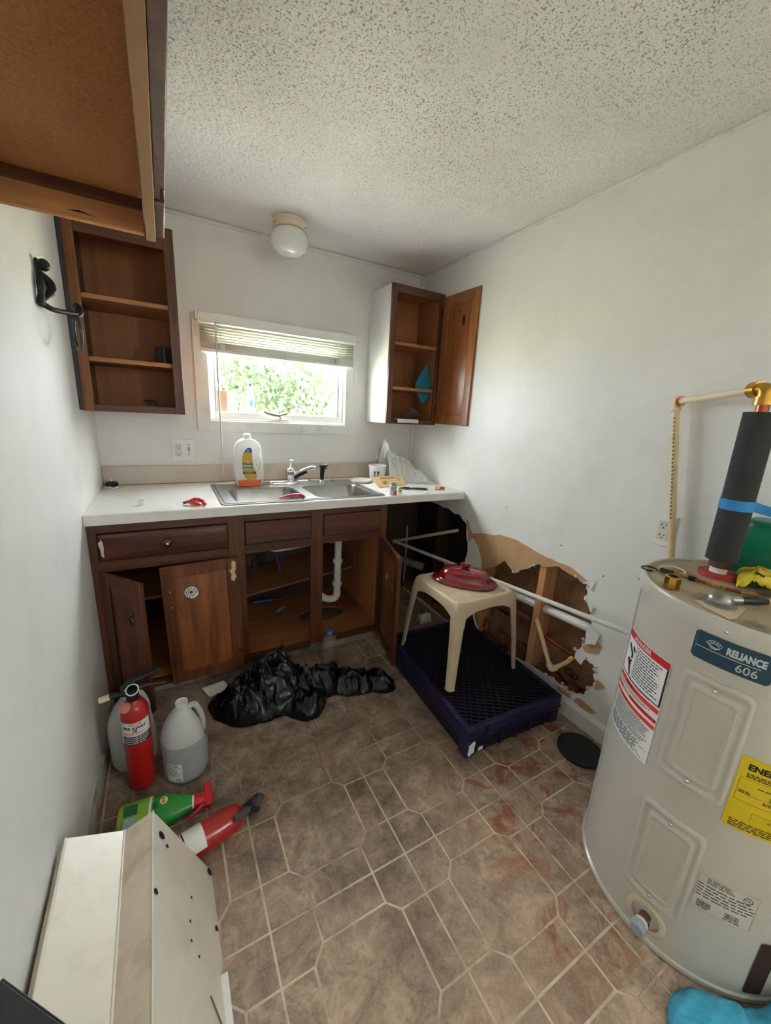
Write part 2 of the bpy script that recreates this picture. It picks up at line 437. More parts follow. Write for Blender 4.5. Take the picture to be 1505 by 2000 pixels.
# ---- ceiling: sprayed popcorn texture as real relief
def popcorn():
    m = bpy.data.materials.new('popcorn_texture'); m.use_nodes = True; t = NT(m); p = t.pos(True)
    base = t.ramp(t.noise(p, 2.2, 4), [(0.35, lin((228, 227, 225))), (0.65, lin((240, 239, 237)))])
    # dark grey specks mixed into the colour, heaviest over the middle of the room
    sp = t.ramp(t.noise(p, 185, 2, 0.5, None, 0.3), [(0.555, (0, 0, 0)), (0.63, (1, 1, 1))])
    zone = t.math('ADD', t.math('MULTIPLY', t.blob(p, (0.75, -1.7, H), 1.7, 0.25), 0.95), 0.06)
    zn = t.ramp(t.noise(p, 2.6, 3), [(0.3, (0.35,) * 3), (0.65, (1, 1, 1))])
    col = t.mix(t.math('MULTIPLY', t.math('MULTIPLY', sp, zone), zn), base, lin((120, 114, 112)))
    t.link(col, t.b.inputs['Base Color']); t.b.inputs['Roughness'].default_value = 0.9
    t.bump(t.noise(p, 150, 3), 0.25, 0.002); return m
st = 0.0046; nx = int(W / st) + 1; ny = int(2.75 / st) + 1
X = np.linspace(0, W, nx); Y = np.linspace(-2.75, 0, ny)
hv = np.zeros((ny, nx))
for j in range(ny):
    for i in range(nx):
        a = noise.noise((X[i] * 125, Y[j] * 125, 3.1)); b = noise.noise((X[i] * 60, Y[j] * 60, 9.7))
        hv[j, i] = max(0.0, 0.5 + a * 0.9 + b * 0.35) ** 1.4
amp = np.clip((-Y - 0.10) / 0.35, 0.25, 1.0)[:, None]
verts = np.stack([np.tile(X, (ny, 1)), np.tile(Y[:, None], (1, nx)), H - hv * 0.0042 * amp], -1).reshape(-1, 3)
idx = np.arange(nx * ny).reshape(ny, nx)
fc = np.stack([idx[:-1, :-1], idx[1:, :-1], idx[1:, 1:], idx[:-1, 1:]], -1).reshape(-1, 4)
me = bpy.data.meshes.new('ceiling'); me.vertices.add(len(verts)); me.vertices.foreach_set('co', verts.ravel())
me.loops.add(len(fc) * 4); me.loops.foreach_set('vertex_index', fc.ravel().astype(np.int32))
me.polygons.add(len(fc)); me.polygons.foreach_set('loop_start', np.arange(0, len(fc) * 4, 4, dtype=np.int32))
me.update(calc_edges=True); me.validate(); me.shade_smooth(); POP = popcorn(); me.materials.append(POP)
ceiling = bpy.data.objects.new('ceiling', me); sc.collection.objects.link(ceiling); struct(ceiling)
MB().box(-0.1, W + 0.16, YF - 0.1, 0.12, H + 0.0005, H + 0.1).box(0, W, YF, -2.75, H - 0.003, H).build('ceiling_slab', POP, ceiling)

# ---- walls
bw = MB()                                                # back wall with the window opening
wx0, wx1, wz0, wz1 = 0.515, 1.345, 1.262, 1.76
bw.box(-0.1, wx0, 0, 0.1, 0, H).box(wx1, W + 0.16, 0, 0.1, 0, H).box(wx0, wx1, 0, 0.1, 0, wz0).box(wx0, wx1, 0, 0.1, wz1, H)
wall_back = struct(bw.build('wall_back', white_paint))
for x0, x1, nm in ((1.372, 1.558, 0), (1.561, 1.72, 0), (1.723, 1.872, 0)):
    MB().box(x0, x1, -0.006, -0.0005, 0.0, 0.872).build('bare_panel', darkpanel, wall_back)
MB().box(W - 0.016, W, -0.016, -0.0005, 1.02, H - 0.01).build('corner_batten', trim_white, wall_back)
struct(MB().box(-0.1, 0, YF, 0.1, 0, H).build('wall_left', white_paint))
struct(MB().box(-0.1, W + 0.16, YF - 0.1, YF, 0, H).build('wall_front', white_paint))
sy0_, sy1_, sz0_, sz1_ = -4.25, -3.55, 1.2, 2.0        # window in the right wall behind the camera

rs = random.Random(5)
def jag(poly, amp, depth=3, r=rs):
    P = [Vector(p) for p in poly]
    for d in range(depth):
        Q = []
        for i in range(len(P)):
            a, b = P[i], P[(i + 1) % len(P)]; Q.append(a); v = b - a
            if v.length > 0.008:
                Q.append((a + b) / 2 + Vector((-v.y, v.x)).normalized() * r.uniform(-1, 1) * min(amp, v.length * 0.3))
        P = Q; amp *= 0.6
    return [tuple(p) for p in P]
HOLE = [(-.012, .72), (-.12, .765), (-.36, .775), (-.506, .772), (-.623, .756), (-.683, .72), (-.711, .612), (-.705, .50), (-.70, .40), (-.76, .36), (-.83, .40), (-.855, .50),
        (-.944, .54), (-1.02, .608), (-1.087, .567), (-1.166, .617), (-1.22, .664), (-1.26, .666), (-1.347, .70), (-1.417, .699), (-1.47, .68), (-1.504, .664),
        (-1.495, .612), (-1.529, .581), (-1.544, .541), (-1.564, .479), (-1.531, .411), (-1.503, .344), (-1.521, .312), (-1.58, .325), (-1.614, .306), (-1.619, .243),
        (-1.581, .155), (-1.502, .123), (-1.439, .122), (-1.381, .12), (-1.2, .10), (-.9, .09), (-.70, .012), (-.5, .008), (-.012, .008)]
HJ = jag(HOLE, 0.011, 2)
outer = [(0.1, 0.0), (0.1, H), (YF, H), (YF, 0.0)]
WIN2 = [(sy0_, sz0_), (sy0_, sz1_), (sy1_, sz1_), (sy1_, sz0_)]
loops = [[Vector((0, a, b)) for a, b in L] for L in (outer, HJ, WIN2)]
flat = outer + HJ + WIN2; tris = geometry.tessellate_polygon(loops)
wr = MB(); n = len(flat)
wr.add([(W, a, b) for a, b in flat], [tuple(t) for t in tris], 0)
wr.add([(W + 0.0125, a, b) for a, b in flat], [tuple(t) for t in tris], 1)
k = len(HJ)
wr.add([(W, a, b) for a, b in HJ] + [(W + 0.0125, a, b) for a, b in HJ], [(i, (i + 1) % k, (i + 1) % k + k, i + k) for i in range(k)], 1)
wall_right = struct(wr.build('wall_right', [white_paint, gypsum]))
# torn facing paper, crumbled plaster, studs and sheathing inside the broken wall
PAPER = [(-.66, .752), (-.70, .745), (-.742, .68), (-.836, .708), (-.96, .737), (-1.089, .744), (-1.23, .722), (-1.326, .716), (-1.414, .716), (-1.502, .682),
         (-1.47, .676), (-1.347, .697), (-1.26, .662), (-1.22, .66), (-1.166, .613), (-1.087, .563), (-1.02, .604), (-.944, .536), (-.858, .496), (-.853, .526), (-.80, .62), (-.748, .652), (-.716, .612), (-.688, .718)]
pj_ = jag(PAPER, 0.006, 2)
MB().prism(pj_, 'x', W - 0.0012, W - 0.0002).build('torn_paper', kraft, wall_right)
for poly in ([(-1.525, .405), (-1.605, .44), (-1.612, .415), (-1.60, .385), (-1.545, .365)], [(-1.622, .27), (-1.66, .262), (-1.648, .236), (-1.622, .222)], [(-1.56, .128), (-1.655, .118), (-1.636, .098), (-1.60, .092), (-1.54, .102)],
             [(-1.44, .118), (-1.52, .118), (-1.53, .098), (-1.46, .094)]):
    MB().prism(jag(poly, 0.006, 2), 'x', W - 0.003, W - 0.0003).build('torn_paper', kraft, wall_right)
for poly, tilt in (([(-1.535, .50), (-1.60, .478), (-1.595, .43), (-1.55, .40)], 0.02), ([(-1.51, .60), (-1.555, .585), (-1.545, .555)], 0.012), ([(-1.515, .345), (-1.56, .345), (-1.55, .30), (-1.51, .31)], 0.03), ([(-1.505, .668), (-1.532, .70), (-1.52, .652)], 0.012)):
    q = jag(poly, 0.005, 2); c = sum(p[0] for p in q) / len(q)
    b = MB(); b.hexa([(W - 0.001 - max(0, (-p[0] - 1.5)) * 0.0 - tilt * (p[1] - q[0][1]) / -0.08 * 0.4 - 0.002, p[0], p[1]) for p in q], [(W - 0.006 - tilt * (p[1] - q[0][1]) / -0.08 * 0.4, p[0], p[1]) for p in q])
    b.build('plaster_flap', white_paint, wall_right)
cr = MB(); rr = random.Random(3)
for i in range(len(HJ)):
    y, z = HJ[i]
    if y < -0.9 and rr.random() < (0.95 if y < -1.35 else 0.55):
        s = rr.uniform(0.004, 0.011)
        cr.ell((W + rr.uniform(0.0, 0.012), y + rr.uniform(-.006, .006), z + rr.uniform(-.006, .006)), s, s * rr.uniform(.7, 1.4), s * rr.uniform(.6, 1.2), 6, 4)
tag(cr.build('plaster_crumbs', gypsum, wall_right), kind='stuff')
MB().box(W + 0.105, W + 0.118, -2.3, 0.1, -0.02, 0.95).build('sheathing', sheath, wall_right)
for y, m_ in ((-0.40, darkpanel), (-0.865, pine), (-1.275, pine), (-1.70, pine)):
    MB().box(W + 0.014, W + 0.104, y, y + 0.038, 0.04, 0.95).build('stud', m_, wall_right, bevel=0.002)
MB().box(W - 0.008, W + 0.0126, -0.0145, -0.0065, 0.0, 0.872).build('bare_panel', darkpanel, wall_right)
MB().box(W + 0.0127, W + 0.1, -0.004, -0.0005, 0.0, 0.93).build('bare_panel', darkpanel, wall_right)
MB().box(W + 0.099, W + 0.1045, -0.82, 0.05, 0.04, 0.93).build('tar_paper', mk('black_tar_paper', (26, 23, 21), .8, var=.3, vs=14), wall_right)
MB().box(W + 0.014, W + 0.104, -2.0, 0.05, -0.02, 0.04).build('bottom_plate', sheath, wall_right)
MB().box(W + 0.014, W + 0.104, -2.0, 0.05, 0.93, 0.95).build('fire_block', pine, wall_right)
for y0, y1, z0, z1, s in ((-0.85, -0.66, .06, .16, 1), (-1.20, -1.02, .05, .13, 2), (-1.42, -1.3, .05, .1, 3), (-0.60, -0.5, .05, .2, 4), (-1.58, -1.46, .05, .12, 5)):
    q = random.Random(s); b = MB()
    for i in range(16):
        b.ell((W + 0.03 + q.random() * 0.05, q.uniform(y0, y1), q.uniform(z0, z1)), q.uniform(.012, .03), q.uniform(.015, .04), q.uniform(.01, .03), 7, 5)
    tag(b.build('insulation_tuft', mk('dirty_insulation', (112, 74, 48), 0.95, var=0.3, vs=40, bump=0.6), wall_right, smooth=180), kind='stuff')
# nails and scuffs pulled from the wall
for y, z in ((-1.56, .735), (-1.34, .80), (-0.98, .9), (-1.9, 1.05), (-1.97, 1.05)):
    MB().lathe([(0.003, 0), (0.003, 0.002), (0.0, 0.0022)], 8).build('nail_hole', blackm, wall_right).matrix_local = Matrix.Translation((W - 0.0003, y, z)) @ Matrix.Rotation(RAD(-90), 4, 'Y')

# ---- trims and baseboards
struct(MB().prism([(0, 0), (0.011, 0), (0.011, 0.045), (0.004, 0.058), (0, 0.058)], 'y', -2.9, -0.62).build('baseboard_left', dirty_trim))
struct(MB().prism([(W, 0), (W - 0.013, 0), (W - 0.013, 0.07), (W - 0.005, 0.088), (W, 0.088)], 'y', -2.9, -0.74).build('baseboard_right', trim_white))
struct(MB().box(0.0, W, -0.009, 0, H - 0.02, H - 0.004).build('trim_1', trim_white, bevel=0.003))
struct(MB().box(W - 0.007, W, YF, 0, H - 0.018, H - 0.004).build('trim_2', trim_white, bevel=0.002))

# ---- window in the back wall
win = struct(bpy.data.objects.new('window_1', None)); sc.collection.objects.link(win); win.location = (0.93, 0, 1.2)
for nm, a in (('window_casing', (0.459, 0.527, -0.018, -0.0005, 1.262, 1.745)), ('window_casing', (1.333, 1.388, -0.018, -0.0005, 1.262, 1.745)),
              ('window_casing', (0.459, 1.388, -0.018, -0.0005, 1.201, 1.262)), ('window_casing', (0.459, 1.388, -0.018, -0.0005, 1.745, 1.808))):
    MB().box(*a).build(nm, trim_white, win, bevel=0.002)
jm = MB(); jm.box(0.5155, 0.5275, -0.0004, 0.099, 1.2625, 1.7595).box(1.3325, 1.3445, -0.0004, 0.099, 1.2625, 1.7595).box(0.5275, 1.3325, -0.0004, 0.099, 1.2625, 1.272).box(0.5275, 1.3325, -0.0004, 0.099, 1.748, 1.7595)
jm.build('window_jamb', trim_white, win)
vinylw = mk('white_window_vinyl', (236, 236, 234), 0.35, var=0.02)
for a in ((0.5285, 0.556, 0.02, 0.05, 1.273, 1.747), (1.304, 1.3315, 0.02, 0.05, 1.273, 1.747), (0.556, 1.304, 0.02, 0.05, 1.273, 1.312), (0.556, 1.304, 0.02, 0.05, 1.715, 1.747)):
    MB().box(*a).build('sash_rail', vinylw, win, bevel=0.003)
for a in ((0.556, 0.566, 0.026, 0.044, 1.312, 1.715), (1.294, 1.304, 0.026, 0.044, 1.312, 1.715)):
    MB().box(*a).build('glazing_bead', mk('grey_bead', (170, 172, 176), 0.4), win, bevel=0.002)
MB().box(0.566, 1.294, 0.033, 0.036, 1.312, 1.715).build('window_pane', clear('window_glass', (0.97, 0.99, 0.98), 0.94, 0.02), win)
MB().box(0.50, 1.36, 0.1005, 0.24, 1.258, 1.272).build('outer_ledge', mk('weathered_ledge', (214, 212, 206), 0.7, dirt=((120, 116, 104), 0.4, 12)), win)
ck = MB(); ck.box(0.855, 0.97, -0.001, 0.019, 1.2725, 1.284)
ck.tube([(0.915, 0.004, 1.284), (0.917, 0.0, 1.296), (0.905, -0.012, 1.305)], [0.011, 0.009, 0.008], 10)
cko = ck.build('crank_operator', mk('cream_crank_metal', (206, 198, 186), 0.4, 0.3), win, smooth=40, bevel=0.002)
MB().tube([(0.905, -0.012, 1.305), (0.87, -0.014, 1.309), (0.832, -0.012, 1.318), (0.82, -0.008, 1.324)], [0.007, 0.008, 0.007, 0.008], 8).tube([(0.905, -0.012, 1.305), (0.93, -0.014, 1.312), (0.955, -0.012, 1.319)], [0.007, 0.006, 0.006], 8).build('crank_handle', mk('worn_crank_handle', (140, 128, 112), 0.5, 0.3), cko, smooth=60)

# ---- window behind the camera: frame and glass
w2 = struct(bpy.data.objects.new('window_2', None)); sc.collection.objects.link(w2); w2.location = (W, -3.9, sz0_)
for a in ((sy0_, sy0_ + .05, sz0_, sz1_), (sy1_ - .05, sy1_, sz0_, sz1_), (sy0_ + .05, sy1_ - .05, sz0_, sz0_ + .05), (sy0_ + .05, sy1_ - .05, sz1_ - .05, sz1_)):
    MB().box(W, W + .06, a[0], a[1], a[2], a[3]).build('sash_rail', vinylw, w2)
MB().box(W + .03, W + .033, sy0_ + .05, sy1_ - .05, sz0_ + .05, sz1_ - .05).build('window_pane', MATS['window_glass'], w2)

# ---- outdoors
struct(MB().box(-14, 16, 0.3, 24, -0.75, -0.7).box(W + .4, 16, -24, 0.3, -0.75, -0.7).build('ground', mk('dry_grass_ground', (196, 192, 160), 0.9, var=0.15, vs=3)))
def leaf_mat(n, c): 
    m = translucent(n, c, 0.6, 0.5); return m
LV = [leaf_mat('leaf_green_a', (34, 54, 24)), leaf_mat('leaf_green_b', (52, 72, 34)), leaf_mat('leaf_green_c', (26, 46, 18))]
bark = mk('grey_bark', (112, 98, 84), 0.9, var=0.2, bump=0.4)
def tree(loc, r, h, label, seed, nleaf=4200, cat='tree'):
    q = random.Random(seed); t = thing('leafy_tree', label, cat, loc, 'trees outside the window')
    b = MB(); base = Vector(loc); tips = []
    top = base + Vector((0, 0, h * 0.6)); b.tube([base, base.lerp(top, .5) + Vector((q.uniform(-.1, .1), 0, 0)), top], [0.07, 0.055, 0.03], 8)
    for i in range(11):
        a = q.uniform(0, 2 * pi); z = q.uniform(.25, .6) * h; p0 = base + Vector((0, 0, z))
        p1 = p0 + Vector((cos(a) * r * q.uniform(.5, .9), sin(a) * r * q.uniform(.5, .9), q.uniform(.1, .4) * h)); b.tube([p0, p0.lerp(p1, .5) + Vector((0, 0, .08)), p1], [0.03, 0.02, 0.008], 6); tips += [p1, p0.lerp(p1, .6)]
    b.build('trunk', bark, t, smooth=60)
    l = MB()
    for i in range(nleaf):
        c = q.choice(tips) + Vector((q.gauss(0, .28), q.gauss(0, .28), q.gauss(0, .26))) * r
        u = Vector((q.gauss(0, 1), q.gauss(0, 1), q.gauss(0, 1))).normalized(); v = u.cross(Vector((q.gauss(0, 1), q.gauss(0, 1), q.gauss(0, 1)))).normalized()
        s = q.uniform(.03, .065); l.add([c - u * s, c + v * s * .5, c + u * s, c - v * s * .5], [(0, 1, 2, 3)], q.randrange(3))
    tag(l.build('foliage', LV, t), kind='stuff'); return t
tree((1.75, 3.6, -0.7), 0.95, 3.2, 'bright green leafy tree filling the middle of the window view', 1)
tree((4.6, 7.5, -0.7), 1.3, 3.4, 'pale green leafy tree at the right of the window view', 2)
tree((0.6, 8.5, -0.7), 1.5, 3.2, 'sparse pale tree at the left of the window view', 3, 1500)
# ================================================================ cabinets
def panel_door(name, parent, x0, x1, z0, z1, M, mats, fw=0.05, th=0.019, arch=False, raised=True):
    """frame-and-panel door in its own plane (x across, z up, front at y=0 facing -y), placed by M"""
    sm, rm, pm = mats
    def P(nm, b, mat, par, bev=0.002): return b.build(nm, mat, par, bevel=bev)
    d = MB(M); d.box(x0 + fw - 0.006, x1 - fw + 0.006, 0.009, th - 0.007, z0 + fw - 0.006, z1 - fw + 0.006)
    if raised:
        a = 0.024
        d.hexa([(x0 + fw, 0.009, z0 + fw), (x1 - fw, 0.009, z0 + fw), (x1 - fw, 0.009, z1 - fw), (x0 + fw, 0.009, z1 - fw)],
               [(x0 + fw + a, 0.001, z0 + fw + a), (x1 - fw - a, 0.001, z0 + fw + a), (x1 - fw - a, 0.001, z1 - fw - a), (x0 + fw + a, 0.001, z1 - fw - a)])
        d.hexa([(x0 + fw, th - 0.008, z0 + fw), (x1 - fw, th - 0.008, z0 + fw), (x1 - fw, th - 0.008, z1 - fw), (x0 + fw, th - 0.008, z1 - fw)],
               [(x0 + fw + a, th, z0 + fw + a), (x1 - fw - a, th, z0 + fw + a), (x1 - fw - a, th, z1 - fw - a), (x0 + fw + a, th, z1 - fw - a)])
    door = d.build('door', pm, parent, bevel=0.001)
    P('stile', MB(M).box(x0, x0 + fw, 0, th, z0, z1), sm, door); P('stile', MB(M).box(x1 - fw, x1, 0, th, z0, z1), sm, door)
    P('rail', MB(M).box(x0 + fw, x1 - fw, 0.0005, th - 0.0005, z0, z0 + fw), rm, door)
    if arch:
        def top(side):
            pts = [(x0 + fw, z1), (x1 - fw, z1), (x1 - fw, z1 - fw)]
            for k in range(1, 12):
                t = k / 12; pts.append((x1 - fw - (x1 - x0 - 2 * fw) * t, z1 - fw - 0.022 * (1 - sin(pi * t)) * (1 if 0.12 < t < .88 else .6)))
            pts.append((x0 + fw, z1 - fw)); return pts
        P('rail', MB(M).prism(top(0), 'y', 0.0005, th - 0.0005), rm, door, 0.001)
    else:
        P('rail', MB(M).box(x0 + fw, x1 - fw, 0.0005, th - 0.0005, z1 - fw, z1), rm, door)
    return door
def hingeM(p, deg): return Matrix.Translation(p) @ Matrix.Rotation(RAD(deg), 4, 'Z')

# ---- cabinet over the missing range, seen from below
t = thing('range_cabinet', 'short dark wall cabinet at upper left seen from below with a fibrous underside', 'cabinet', (0.16, -1.9, 1.775))
ye = -1.07; yb = -2.62; xf = 0.315; zb = 1.775
MB().box(0.004, xf - 0.02, yb, ye - 0.03, zb + 0.074, zb + 0.082).build('bottom_panel', hardboard, t)
MB().box(0.004, xf - 0.024, ye - 0.02, ye, zb, H - 0.012).build('end_rail', railwood, t, bevel=0.002)
MB().box(0.004, xf - 0.024, ye - 0.034, ye - 0.0205, zb + 0.05, zb + 0.074).build('cleat', cabwood_h, t, bevel=0.001)
MB().prism([(0.13, zb + .014), (0.155, zb + .019), (0.19, zb + .012), (0.16, zb + .0145)], 'y', ye - 0.0212, ye - 0.0202).build('split', blackm, t)
MB().box(xf - 0.022, xf + 0.0, yb, ye + 0.012, zb - 0.004, zb + 0.045).box(xf - 0.018, xf, yb, ye, H - 0.06, H - 0.012).build('face_frame', stripwood, t, bevel=0.0015)
for y0, y1 in ((-1.30, ye - 0.006), (-1.38, -1.306), (-2.04, -1.3855), (-2.62, -2.048)):
    if y1 - y0 < 0.12: MB().box(xf + 0.0005, xf + 0.012, y0, y1, zb + 0.006, H - 0.02).build('stile', cabwood, t)
    else:
        dz = 0.0 if y1 > -1.2 else 0.008
        MB().box(xf + 0.0005, xf + 0.021, y0, y1, zb - dz + 0.004, H - 0.03).box(xf + 0.021, xf + 0.025, y0 + .05, y1 - .05, zb + .05, H - .08).build('door', cabwood, t, bevel=0.003)
MB().box(0.004, xf - 0.02, yb, ye - 0.02, H - 0.024, H - 0.012).box(0.001, 0.006, yb, ye, zb + .03, H - 0.012).build('box', boxwood, t)

# ---- open wall cabinet at the back left
t = thing('wall_cabinet', 'open brown wall cabinet without a door left of the window', 'cabinet', (0.2, -0.16, 1.296))
x0, x1, yf, z0, z1 = 0.014, 0.388, -0.329, 1.296, 2.056
MB().box(x0, x0 + 0.012, yf + 0.019, -0.004, z0 + .004, z1).build('side_panel', mk('blue_black_side', (44, 50, 60), 0.35, var=0.15, coat=0.2), t)
MB().box(x1 - 0.016, x1 - 0.004, yf + 0.019, -0.004, z0 + .004, z1).build('side_panel', boxwood, t)
MB().box(x0 + 0.012, x1 - 0.016, -0.012, -0.004, z0 + .01, z1).build('back_panel', boxwood, t)
MB().box(x0 + 0.012, x1 - 0.016, yf + 0.019, -0.012, z0 + 0.012, z0 + 0.024).build('bottom', boxwood, t)
MB().box(x0 + 0.012, x1 - 0.016, yf + 0.019, -0.012, z1 - 0.012, z1).build('top', boxwood, t)
for z in (1.515, 1.757):
    MB().box(x0 + 0.0125, x1 - 0.0165, yf + 0.022, -0.0125, z - 0.014, z + 0.004).build('shelf', shelfwood, t, bevel=0.001)
MB().box(x0 - 0.01, x0 + 0.03, yf, yf + 0.0185, z0, z1).build('stile', wood('worn_stile_wood', (104, 60, 34), (150, 96, 58), 'z', 16, 0.45), t, bevel=0.002)
MB().box(x1 - 0.038, x1, yf, yf + 0.0185, z0, z1).build('stile', cabwood, t, bevel=0.002)
MB().box(0.0015, 0.010, yf - 0.058, yf - 0.0005, z0 + 0.004, z1 - 0.01).build('filler_strip', MATS['blue_black_side'], t, bevel=0.001)
MB().box(x0 + 0.03, x1 - 0.038, yf, yf + 0.0185, z0, z0 + 0.03).build('rail', cabwood_h, t, bevel=0.002)
MB().box(x0 + 0.03, x1 - 0.038, yf, yf + 0.0185, z1 - 0.085, z1).build('rail', cabwood_h, t, bevel=0.002)

# ---- wall cabinet right of the window, white side, door swung open
t = thing('wall_cabinet', 'small wall cabinet with a white side and its golden door swung open', 'cabinet', (1.69, -0.14, 1.294))
x0, x1, yf, z0, z1 = 1.494, 1.868, -0.285, 1.294, 2.079
MB().box(x0, x0 + 0.012, yf + 0.0188, -0.002, z0, z1).build('side_panel', mk('white_cabinet_side', (224, 226, 224), 0.3, var=0.02), t, bevel=0.001)
MB().box(x1 - 0.012, x1, yf + 0.019, -0.002, z0, z1).build('side_panel', boxwood, t)
MB().box(x0 + 0.012, x1 - 0.012, -0.01, -0.002, z0, z1).build('back_panel', boxwood, t)
MB().box(x0 + 0.012, x1 - 0.012, yf + 0.019, -0.01, z0 + 0.012, z0 + 0.024).build('bottom', boxwood, t)
MB().box(x0 + 0.012, x1 - 0.012, yf + 0.019, -0.01, z1 - 0.013, z1 - 0.001).build('top', boxwood, t)
for z in (1.514, 1.772):
    MB().box(x0 + 0.0125, x1 - 0.0125, yf + 0.022, -0.0105, z - 0.014, z + 0.004).build('shelf', shelfwood, t, bevel=0.001)
MB().box(x0, x0 + 0.034, yf, yf + 0.0185, z0, z1).build('stile', cabwood, t, bevel=0.002)
MB().box(x1 - 0.03, x1, yf, yf + 0.0185, z0, z1).build('stile', cabwood, t, bevel=0.002)
MB().box(x0 + 0.034, x1 - 0.03, yf, yf + 0.0185, z0, z0 + 0.028).build('rail', cabwood_h, t, bevel=0.002)
MB().box(x0 + 0.034, x1 - 0.03, yf, yf + 0.0185, z1 - 0.045, z1).build('rail', cabwood_h, t, bevel=0.002)
Md = hingeM((1.845, -0.292, 0), 180 + 97)
dr = panel_door('door', t, 0.004, 0.312, z0 + 0.012, z1 - 0.02, hingeM((1.852, -0.29, 0), -88), (doorwood, doorwood, doorwood), 0.055, 0.019, True)
Mk = hingeM((1.852, -0.29, 0), -88)
MB(Mk).ell((0.20, 0.0, 1.90), 0.012, 0.0015, 0.03, 10, 8).ell((0.16, 0.0, 1.955), 0.006, 0.0015, 0.008, 8, 6).build('wood_knot', mk('knot', (34, 18, 10), 0.5), dr, smooth=180)
for z in (1.40, 1.97):
    MB(Mk).cyl((0.0, -0.004, z - .025), (0.0, -0.004, z + .025), 0.005, n=10).build('hinge', blackm, dr, smooth=40)
# ---- things in the two wall cabinets
def card(name, label, cat, pts, th, mat, bend=0.0):
    t = MB(); t.hexa([tuple(p) for p in pts], [tuple(Vector(p) + Vector((0.0, -th, th * .3))) for p in pts]); return tag(t.build(name, mat), label, cat)
t = thing('canister', 'small black box with a grey band on the middle shelf of the doorless cabinet', 'box', (0.325, -0.2, 1.5195))
MB().box(0.285, 0.362, -0.235, -0.165, 1.5195, 1.592).build('body', mk('black_box', (13, 11, 11), 0.65), t, bevel=0.003)
MB().box(0.3185, 0.3245, -0.2357, -0.235, 1.5195, 1.592).build('band', mk('grey_band', (90, 90, 86), 0.5), t)
t = thing('pipe_clip', 'small dark metal clip lying in the bottom of the doorless cabinet', 'clip', (0.25, -0.2, 1.3205))
MB().tube(rounded([(0.22, -0.2, 1.35), (0.25, -0.2, 1.352), (0.272, -0.2, 1.345), (0.276, -0.2, 1.3245)], .01), 0.004, 8).tube([(0.225, -0.2, 1.35), (0.24, -0.2, 1.338), (0.255, -0.2, 1.342)], 0.003, 6).build('hook', blackm, t, smooth=60)
MB().box(0.268, 0.284, -0.21, -0.19, 1.3205, 1.326).build('foot', blackm, t)
tealm = mk('teal_cloth', (18, 112, 142), 0.7, var=0.08, vs=30)
t = thing('pot_holder', 'square teal pot holder tucked at the middle shelf of the right wall cabinet', 'pot holder', (1.80, -.21, 1.52))
MB().prism([(1.728, 1.5185), (1.735, 1.56), (1.803, 1.668), (1.818, 1.668), (1.853, 1.55), (1.853, 1.5185)], 'y', -.222, -.214).build('upper_half', tealm, t, bevel=.003)
MB().prism([(1.745, 1.4995), (1.75, 1.485), (1.79, 1.43), (1.806, 1.427), (1.85, 1.478), (1.85, 1.4995)], 'y', -.222, -.214).build('lower_half', tealm, t, bevel=.003)
o = MB().surf(lambda u, v: (1.715 + 0.12 * u, -0.16 + 0.06 * v + 0.012 * sin(u * 7), 1.3205 + 0.075 * (1 - v) * (0.7 + 0.3 * sin(u * 5)) + 0.002), 10, 8).build('paper', mk('grey_paper', (120, 96, 84), 0.8), smooth=180)
q = o.modifiers.new('thickness', 'SOLIDIFY'); q.thickness = 0.0015; tag(o, 'crumpled greyish brown paper in the bottom of the right wall cabinet', 'paper')
o = MB(Matrix.Translation((1.635, -0.296, 1.313)) @ Matrix.Rotation(RAD(-10), 4, 'X')).box(-0.085, 0.085, -0.006, 0.006, 0.0, 0.0012).box(-0.07, 0.085, -0.0062, -0.0052, -0.022, 0.0012).build('card', mk('white_card', (226, 222, 218), 0.6))
o.location.z += 0.010; o.location.y += 0.0
tag(o, 'white paper card on the bottom ledge of the right wall cabinet', 'card')

# ---- base cabinet under the sink
t = thing('base_cabinet', 'dark stained sink base cabinet with open doors and missing door', 'cabinet', (0.68, -0.3, 0.0))
yf = -0.61
def bx(nm, a, mat, bev=0.0015, par=None): return MB().box(*a).build(nm, mat, par or t, bevel=bev)
bx('side_panel', (0.004, 0.016, yf + .019, -0.02, 0.1, 0.872), cabwood); bx('side_panel', (1.338, 1.353, yf + .019, -0.02, 0.0, 0.872), wood('orange_ply', (150, 92, 50), (186, 124, 74), 'z', 10, .5))
bx('divider', (0.548, 0.56, yf + .019, -0.02, 0.1, 0.70), boxwood)
bot = MB(); bp_ = rrect(0.561, 1.337, yf + .02, -0.02, 0.002, 1); hl = [(1.07 + 0.145 * cos(a * pi / 14), -0.345 + 0.085 * sin(a * pi / 14)) for a in range(28)]
tr = geometry.tessellate_polygon([[Vector((a, b, 0)) for a, b in bp_], [Vector((a, b, 0)) for a, b in hl]]); fl = bp_ + hl
bot.add([(a, b, 0.118) for a, b in fl], [tuple(q) for q in tr]); bot.add([(a, b, 0.106) for a, b in fl], [tuple(q) for q in tr]); nh = len(hl)
bot.add([(a, b, 0.118) for a, b in hl] + [(a, b, 0.106) for a, b in hl], [(i, (i + 1) % nh, (i + 1) % nh + nh, i + nh) for i in range(nh)])
bot.build('bottom', wood('cabinet_floor_wood', (120, 72, 40), (150, 96, 58), 'x', 8, 0.6), t)  # floor panel in its own wood tone, browner than the box panels
bx('bottom', (0.017, 0.547, yf + .02, -0.02, 0.106, 0.118), boxwood)
bx('back_panel', (0.017, 1.337, -0.02, -0.012, 0.1, 0.66), darkpanel); bx('back_panel', (0.57, 0.90, -0.035, -0.022, 0.46, 0.64), boxwood)
